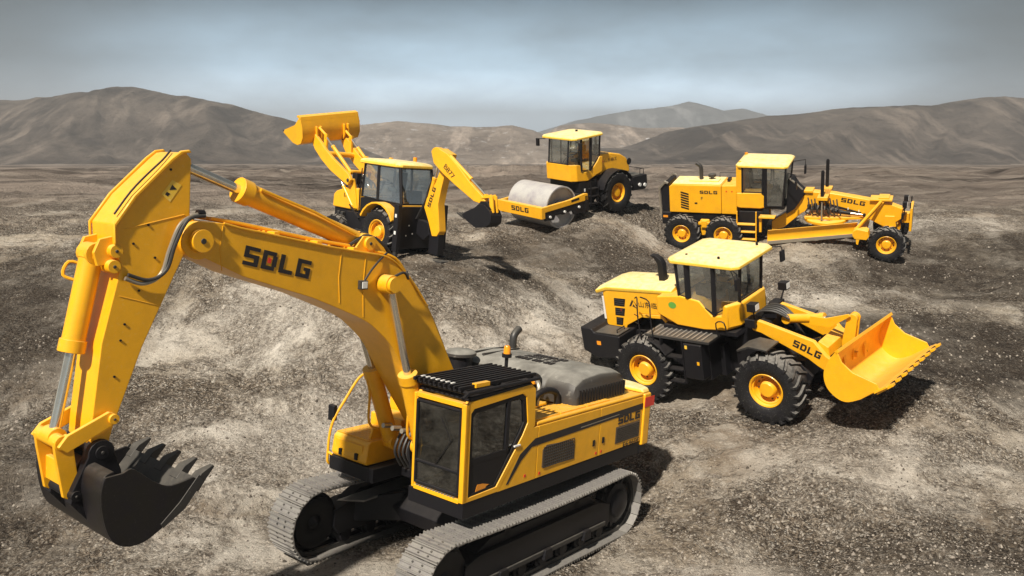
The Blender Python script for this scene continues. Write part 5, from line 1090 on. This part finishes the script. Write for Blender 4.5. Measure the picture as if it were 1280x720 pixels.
def soil():
    m, n, l, p = newmat('rubble_soil'); tcn = n.new('ShaderNodeTexCoord'); ob = tcn.outputs['Object']
    big = noise(n, l, .13, 5, .6, ob, .40, .60, dist=.8)
    mid = noise(n, l, .55, 8, .70, ob, .42, .58, dist=.9)
    c = mixc(n, l, big, rgb(.30, .235, .17), rgb(.55, .475, .375))
    c = mixc(n, l, mathn(n, l, 'MULTIPLY', mid, .60), c, rgb(.74, .685, .60))
    # crumbled crust: clods of many sizes, each with its own tone and a dark gap round it, broken up by patches of smooth pale dust
    mask = noise(n, l, .38, 7, .68, ob, .42, .56, .12, 1.0, dist=.6)
    # drifts of fine pale dust that cover the clods
    dw = n.new('ShaderNodeTexNoise'); dw.inputs['Scale'].default_value = .5; dw.inputs['Detail'].default_value = 8; dw.inputs['Roughness'].default_value = .72; l.new(ob, dw.inputs['Vector'])
    dv = n.new('ShaderNodeVectorMath'); dv.operation = 'MULTIPLY_ADD'; l.new(dw.outputs['Color'], dv.inputs[0]); dv.inputs[1].default_value = (5, 5, 0); dv.inputs[2].default_value = (-2.5, -2.5, 0)
    da = n.new('ShaderNodeVectorMath'); da.operation = 'ADD'; l.new(dv.outputs[0], da.inputs[0]); l.new(ob, da.inputs[1])
    drift = None
    for (px_, py_, rx_, ry_, st_) in ((-3.2, 16.5, 4.5, 2.6, 1.0), (-1.0, 19.5, 4.5, 2.2, .9), (-5.5, 21.5, 4, 2.2, .8), (2.8, 22.5, 4.2, 1.8, .8), (-4.2, 12.2, 2.6, 1.4, .6), (7.0, 15.2, 3.2, 1.4, .7), (9.5, 25, 3, 1.2, .7), (3.6, 12, 2, 1, .5), (15, 32, 6, 2.5, .8), (-9, 28, 5, 3, .5), (6.5, 28.6, 3, .9, .7)):
        m1 = n.new('ShaderNodeMapping'); m1.inputs['Location'].default_value = (-px_/rx_, -py_/ry_, 0); m1.inputs['Scale'].default_value = (1/rx_, 1/ry_, 0); l.new(da.outputs[0], m1.inputs[0])
        ln = n.new('ShaderNodeVectorMath'); ln.operation = 'LENGTH'; l.new(m1.outputs[0], ln.inputs[0])
        mm = n.new('ShaderNodeMapRange'); mm.interpolation_type = 'SMOOTHSTEP'; mm.inputs['From Min'].default_value = 1.3; mm.inputs['From Max'].default_value = .3; mm.inputs['To Max'].default_value = st_; l.new(ln.outputs['Value'], mm.inputs['Value'])
        drift = mm.outputs[0] if drift is None else mathn(n, l, 'MAXIMUM', drift, mm.outputs[0])
    c = mixc(n, l, mathn(n, l, 'MULTIPLY', drift, .85), c, rgb(.82, .755, .665))
    mask = mathn(n, l, 'MULTIPLY', mask, mathn(n, l, 'SUBTRACT', 1.0, mathn(n, l, 'MULTIPLY', drift, .60)))
    wob = n.new('ShaderNodeTexNoise'); wob.inputs['Scale'].default_value = 5; wob.inputs['Detail'].default_value = 3; l.new(ob, wob.inputs['Vector'])
    wm = n.new('ShaderNodeVectorMath'); wm.operation = 'MULTIPLY_ADD'; l.new(wob.outputs['Color'], wm.inputs[0]); wm.inputs[1].default_value = (.25, .25, .25); l.new(ob, wm.inputs[2])
    gaps = None
    for vs_, am in ((6.0, .40), (14.0, .80), (29.0, .90)):
        v_ = n.new('ShaderNodeTexVoronoi'); v_.inputs['Scale'].default_value = vs_; l.new(wm.outputs[0], v_.inputs['Vector'])
        sc_ = n.new('ShaderNodeSeparateColor'); l.new(v_.outputs['Color'], sc_.inputs[0])
        tone = n.new('ShaderNodeValToRGB'); l.new(sc_.outputs[0], tone.inputs[0]); tone.color_ramp.elements[0].color = (.050, .036, .026, 1); tone.color_ramp.elements[1].color = (.88, .83, .74, 1)
        te = tone.color_ramp.elements.new(.5); te.color = (.31, .24, .172, 1); te = tone.color_ramp.elements.new(.75); te.color = (.53, .45, .35, 1)
        c = mixc(n, l, mathn(n, l, 'MULTIPLY', mask, am*.62), c, tone.outputs[0])
        gp = n.new('ShaderNodeMapRange'); gp.inputs['From Min'].default_value = .42; gp.inputs['From Max'].default_value = .70; l.new(v_.outputs['Distance'], gp.inputs['Value'])
        c = mixc(n, l, mathn(n, l, 'MULTIPLY', mathn(n, l, 'MULTIPLY', gp.outputs[0], mask), am), c, rgb(.030, .022, .016))
        gaps = mathn(n, l, 'MULTIPLY', v_.outputs['Distance'], 1.0/vs_*2.2) if gaps is None else mathn(n, l, 'ADD', gaps, mathn(n, l, 'MULTIPLY', v_.outputs['Distance'], 1.0/vs_*2.2))
    sp = noise(n, l, 8, 8, .9, ob, .515, .575); c = mixc(n, l, mathn(n, l, 'MULTIPLY', sp, mathn(n, l, 'ADD', mathn(n, l, 'MULTIPLY', mask, .55), .25)), c, rgb(.040, .030, .022))
    dark = noise(n, l, .9, 10, .80, ob, .53, .62, dist=.6); c = mixc(n, l, mathn(n, l, 'MULTIPLY', mathn(n, l, 'MULTIPLY', dark, mask), .78), c, rgb(.060, .044, .031))
    # pools of shade and darker site edges painted into the soil, with churned earth
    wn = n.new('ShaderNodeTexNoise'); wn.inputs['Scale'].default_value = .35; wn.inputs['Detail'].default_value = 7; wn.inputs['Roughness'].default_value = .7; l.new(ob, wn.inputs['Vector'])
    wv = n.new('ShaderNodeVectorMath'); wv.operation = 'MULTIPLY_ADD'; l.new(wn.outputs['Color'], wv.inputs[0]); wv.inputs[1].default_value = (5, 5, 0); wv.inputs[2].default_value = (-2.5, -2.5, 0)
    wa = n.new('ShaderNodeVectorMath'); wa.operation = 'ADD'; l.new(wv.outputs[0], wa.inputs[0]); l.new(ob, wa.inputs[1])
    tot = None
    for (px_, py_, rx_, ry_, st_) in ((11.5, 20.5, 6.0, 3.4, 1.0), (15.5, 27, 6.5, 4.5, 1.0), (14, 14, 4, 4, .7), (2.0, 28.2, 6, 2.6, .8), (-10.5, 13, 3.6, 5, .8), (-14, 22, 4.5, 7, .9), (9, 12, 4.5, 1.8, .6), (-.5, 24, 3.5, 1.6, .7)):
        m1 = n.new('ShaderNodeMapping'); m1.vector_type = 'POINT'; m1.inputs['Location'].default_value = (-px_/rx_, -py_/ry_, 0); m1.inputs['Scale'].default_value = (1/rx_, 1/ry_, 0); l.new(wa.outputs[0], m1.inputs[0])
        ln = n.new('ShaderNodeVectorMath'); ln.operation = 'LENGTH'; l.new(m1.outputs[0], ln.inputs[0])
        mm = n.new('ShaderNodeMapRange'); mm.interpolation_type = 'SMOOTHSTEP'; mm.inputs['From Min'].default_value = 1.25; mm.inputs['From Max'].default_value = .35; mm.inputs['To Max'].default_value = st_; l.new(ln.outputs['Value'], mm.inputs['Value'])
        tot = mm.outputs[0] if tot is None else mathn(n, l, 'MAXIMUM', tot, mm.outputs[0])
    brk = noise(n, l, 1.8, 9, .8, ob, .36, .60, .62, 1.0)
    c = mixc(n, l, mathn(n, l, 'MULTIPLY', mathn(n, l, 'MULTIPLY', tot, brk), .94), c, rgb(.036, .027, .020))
    # open plain beyond the work site: browner, banded by old vehicle tracks
    s = n.new('ShaderNodeSeparateXYZ'); l.new(ob, s.inputs[0])
    fy = n.new('ShaderNodeMapRange'); fy.inputs['From Min'].default_value = 30; fy.inputs['From Max'].default_value = 46; l.new(s.outputs['Y'], fy.inputs['Value'])
    mpn = n.new('ShaderNodeMapping'); mpn.inputs['Scale'].default_value = (.018, .12, .1); l.new(ob, mpn.inputs[0])
    band = noise(n, l, 1.0, 8, .72, mpn.outputs[0], .38, .62)
    fc = mixc(n, l, band, rgb(.036, .026, .020), rgb(.27, .22, .18))
    mp3 = n.new('ShaderNodeMapping'); mp3.inputs['Scale'].default_value = (.10, .8, .1); l.new(ob, mp3.inputs[0])
    b2 = noise(n, l, 1.0, 6, .7, mp3.outputs[0], .5, .66); fc = mixc(n, l, mathn(n, l, 'MULTIPLY', b2, .6), fc, rgb(.34, .29, .24))
    c = mixc(n, l, fy.outputs[0], c, fc)
    l.new(c, p.inputs['Base Color']); p.inputs['Roughness'].default_value = .92; p.inputs['Specular IOR Level'].default_value = .2
    h1 = noise(n, l, 3, 12, .78, ob); hh = mathn(n, l, 'SUBTRACT', mathn(n, l, 'MULTIPLY', h1, .9), mathn(n, l, 'MULTIPLY', mathn(n, l, 'MULTIPLY', gaps, mask), 1.5))
    b = n.new('ShaderNodeBump'); b.inputs['Strength'].default_value = 1.0; b.inputs['Distance'].default_value = .20; l.new(hh, b.inputs['Height']); l.new(b.outputs[0], p.inputs['Normal'])
    return m
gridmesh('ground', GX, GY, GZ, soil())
# loose stones: real little rocks, far too many to count
def stones(name, n, xr, yr, s0, s1, seed, mat, power=2.5):
    rg_ = np.random.default_rng(seed); a = rg_.random(n)
    x = rg_.uniform(xr[0], xr[1], n); y = yr[0]+(yr[1]-yr[0])*a**1.35
    keep = (fbm(x*.35, y*.35, 77, 3)+.22*rg_.standard_normal(n)) > -.05; x, y = x[keep], y[keep]; n = len(x)
    z = ground_z(x, y); sz = s0+(s1-s0)*rg_.random(n)**power
    base_v = np.array([(1, 0, 0), (.3, .95, 0), (-.8, .6, 0), (-.8, -.6, 0), (.3, -.95, 0), (.15, 0, .75), (-.35, .1, .65)], float)
    tf = [(0, 1, 5), (1, 2, 6), (1, 6, 5), (2, 3, 6), (3, 4, 5), (3, 5, 6), (4, 0, 5)]
    V = np.repeat(base_v[None], n, 0)*(1+.5*(rg_.random((n, 7, 1))-.5)); V[:, :, 2] *= rg_.uniform(.5, 1.1, (n, 1)); V[:, :5, 2] -= .35
    an = rg_.uniform(0, 6.283, n); c_, s_ = np.cos(an)[:, None], np.sin(an)[:, None]
    X = V[:, :, 0]*c_-V[:, :, 1]*s_*.8; Y = V[:, :, 0]*s_+V[:, :, 1]*c_*.8
    co = np.stack([X*sz[:, None]+x[:, None], Y*sz[:, None]+y[:, None], V[:, :, 2]*sz[:, None]+z[:, None]], -1)
    F = (np.array(tf)[None]+(np.arange(n)*7)[:, None, None]).reshape(-1, 3)
    me = bpy.data.meshes.new(name); me.vertices.add(n*7); me.vertices.foreach_set('co', co.ravel()); me.loops.add(len(F)*3); me.loops.foreach_set('vertex_index', F.ravel()); me.polygons.add(len(F)); me.polygons.foreach_set('loop_start', np.arange(len(F))*3); me.polygons.foreach_set('loop_total', np.full(len(F), 3)); me.update(); me.materials.append(mat)
    o = bpy.data.objects.new(name, me); S.collection.objects.link(o); o['kind'] = 'stuff'; o['label'] = 'loose rubble and small stones scattered over the work site'; o['category'] = 'rubble'; return o
def rockmat():
    m, n, l, p = newmat('loose_stone'); g = n.new('ShaderNodeNewGeometry'); r = n.new('ShaderNodeValToRGB'); l.new(g.outputs['Random Per Island'], r.inputs[0])
    r.color_ramp.elements[0].color = (.05, .04, .03, 1); r.color_ramp.elements[1].color = (.32, .28, .23, 1); e_ = r.color_ramp.elements.new(.6); e_.color = (.26, .225, .19, 1); e_ = r.color_ramp.elements.new(.25); e_.color = (.07, .055, .042, 1)
    l.new(r.outputs[0], p.inputs['Base Color']); p.inputs['Roughness'].default_value = .9; return m
RM = rockmat()
stones('gravel', 60000, (-13, 17), (9.5, 33), .008, .050, 5, RM, 4.0)
grit = stones('grit', 22000, (-8, 11), (9.5, 18), .008, .03, 6, RM, 1.2); grit['label'] = 'fine grit strewn over the near foreground around the excavator'; grit['category'] = 'grit'
# =================================================================== hill country
def hillmat(name, c0, c1, sc=.02, white=0.0):
    m, n, l, p = newmat(name); tcn = n.new('ShaderNodeTexCoord'); ob = tcn.outputs['Object']
    a = noise(n, l, sc, 10, .68, ob, .36, .64, dist=.4); c = mixc(n, l, a, rgb(*c0), rgb(*c1))
    d = noise(n, l, sc*5, 8, .7, ob, .5, .68); c = mixc(n, l, mathn(n, l, 'MULTIPLY', d, .55), c, rgb(c0[0]*.5, c0[1]*.48, c0[2]*.45))
    mpn = n.new('ShaderNodeMapping'); mpn.inputs['Scale'].default_value = (sc*4.5, sc*.55, sc*2.0); mpn.inputs['Rotation'].default_value = (0, 0, .45); l.new(ob, mpn.inputs[0])
    st_ = noise(n, l, 1.0, 7, .65, mpn.outputs[0], .52, .68); c = mixc(n, l, mathn(n, l, 'MULTIPLY', st_, .6), c, rgb(c1[0]*2.1, c1[1]*2.1, c1[2]*2.1))
    scrub = noise(n, l, sc*22, 6, .8, ob, .52, .62); c = mixc(n, l, mathn(n, l, 'MULTIPLY', scrub, .40), c, rgb(c0[0]*.45, c0[1]*.45, c0[2]*.4))
    wh = noise(n, l, sc*9, 6, .7, ob, .60, .68); c = mixc(n, l, mathn(n, l, 'MULTIPLY', wh, white), c, rgb(.70, .70, .70))
    l.new(c, p.inputs['Base Color']); p.inputs['Roughness'].default_value = .95; p.inputs['Specular IOR Level'].default_value = .1
    b = n.new('ShaderNodeBump'); b.inputs['Strength'].default_value = .8; b.inputs['Distance'].default_value = 6; l.new(noise(n, l, sc*4, 12, .78, ob), b.inputs['Height']); l.new(b.outputs[0], p.inputs['Normal'])
    return m
def hill(name, crest, y0, yc, x0, x1, mat, seed, spur=.55, skew=.9, nx=520, ny=150, freq=.011, sink=6):
    """ridge whose crest heights (x, z) stand at distance yc, falling to the plain at y0 and again behind"""
    cx = np.array([c[0] for c in crest]); cz = np.array([c[1] for c in crest])
    X, T = np.meshgrid(np.linspace(x0, x1, nx), np.linspace(0, 1.6, ny)); Yv = y0+(yc-y0)*T
    Yv = Yv+ (yc-y0)*.25*fbm(X*freq*.6, X*0, seed+9, 3)*(1-np.clip(T, 0, 1))
    wx = np.interp(X, cx, cz); bz = np.interp(Yv, YB, ZB)-sink*(1-np.clip(T*8, 0, 1))
    sh_ = np.where(T < 1, (np.sin((np.clip(T, 0, 1)-.5)*math.pi)*.5+.5)**1.15, 1-(T-1)*1.1)
    u = X*freq+skew*T*1.3+.5*fbm(X*freq, T*2, seed, 3)
    rid = 1-3.6*np.abs(fbm(u, T*.5, seed+3, 3, .45)); rid2 = 1-3.4*np.abs(fbm(u*3.3, T*1.5+3, seed+5, 4, .55))
    env = np.clip(T, 0, 1)*np.clip(1.0-T, 0, 1)*4*.85
    H = np.maximum(wx-bz, 0)
    Z = bz+H*sh_+H*env*spur*(rid-.75)+H*env*spur*.22*(rid2-.6)+H*.05*fbm(X*freq*6, T*8, seed+6, 4)*np.clip(T*3, 0, 1)
    return gridmesh(name, X, Yv, Z, mat)
HM1 = hillmat('brown_hillside', (.050, .040, .033), (.150, .122, .100), .012)
HM2 = hillmat('pale_dune', (.16, .125, .10), (.34, .28, .23), .012, .8)
HM3 = hillmat('distant_rock', (.10, .11, .12), (.22, .22, .22), .004)
hill('hill', [(-587, 18.6), (-494, 30.1), (-442, 33.3), (-416, 33.9), (-377, 35.2), (-344, 38.4), (-318, 41.5), (-302, 42.8), (-289, 41.5), (-263, 36.5), (-221, 29.5), (-196, 22.5), (-163, 13.5), (-125, -2.0), (-79, -13.7)], 420, 700, -640, 40, HM1, 101)
hill('hill', [(95, -4.2), (128, 8.4), (155, 13.7), (188, 18.3), (221, 22.2), (255, 25.5), (281, 28.8), (308, 29.5), (341, 29.5), (368, 33.4), (397, 37.3), (416, 36.0), (441, 32.1), (509, 26.8), (611, 18.9)], 420, 720, 40, 720, HM1, 202, skew=-1.5)
hill('dune', [(-250, -10.4), (-193, 5.5), (-161, 15.0), (-128, 18.9), (-112, 19.7), (-64, 15.8), (-32, 14.2), (0, 15.8), (20, 11.8), (40, 3.9), (73, -8.8), (113, -15.2)], 560, 860, -320, 140, HM2, 303, spur=.15)
hill('dune', [(0, -12.2), (36, 7.1), (53, 16.7), (84, 20.2), (115, 17.5), (142, 14.1), (186, 14.1), (231, 5.3), (285, -12.2)], 620, 950, -20, 330, HM2, 404, spur=.15)
hill('mountain', [(0, -8.3), (179, 46.8), (313, 68.7), (424, 81.8), (490, 97.1), (535, 88.4), (592, 73.1), (647, 77.5), (693, 64.4), (807, 24.9)], 1700, 2400, -60, 900, HM3, 505, spur=.35, freq=.004)
# haze -----------------------------------------------------------------------
hz = MB(); hz.box(-2600, 2600, -80, 4100, -70, 112, BLK)
me = bpy.data.meshes.new('haze'); me.from_pydata(hz.v, [], hz.f); me.update(); ho = bpy.data.objects.new('haze', me); S.collection.objects.link(ho); ho['kind'] = 'stuff'; ho['label'] = 'thin dusty air over the plain and hills'
hm = bpy.data.materials.new('dusty_air'); hm.use_nodes = True; n = hm.node_tree.nodes; l = hm.node_tree.links; n.clear(); o_ = n.new('ShaderNodeOutputMaterial'); pv = n.new('ShaderNodeVolumePrincipled'); pv.inputs['Color'].default_value = (.84, .87, .90, 1); pv.inputs['Density'].default_value = .00055; pv.inputs['Anisotropy'].default_value = .2
l.new(pv.outputs[0], o_.inputs['Volume']); me.materials.append(hm)
for o in list(bpy.data.objects):
    if o.type == 'MESH' and not o.parent and 'kind' not in o: o['kind'] = 'structure'
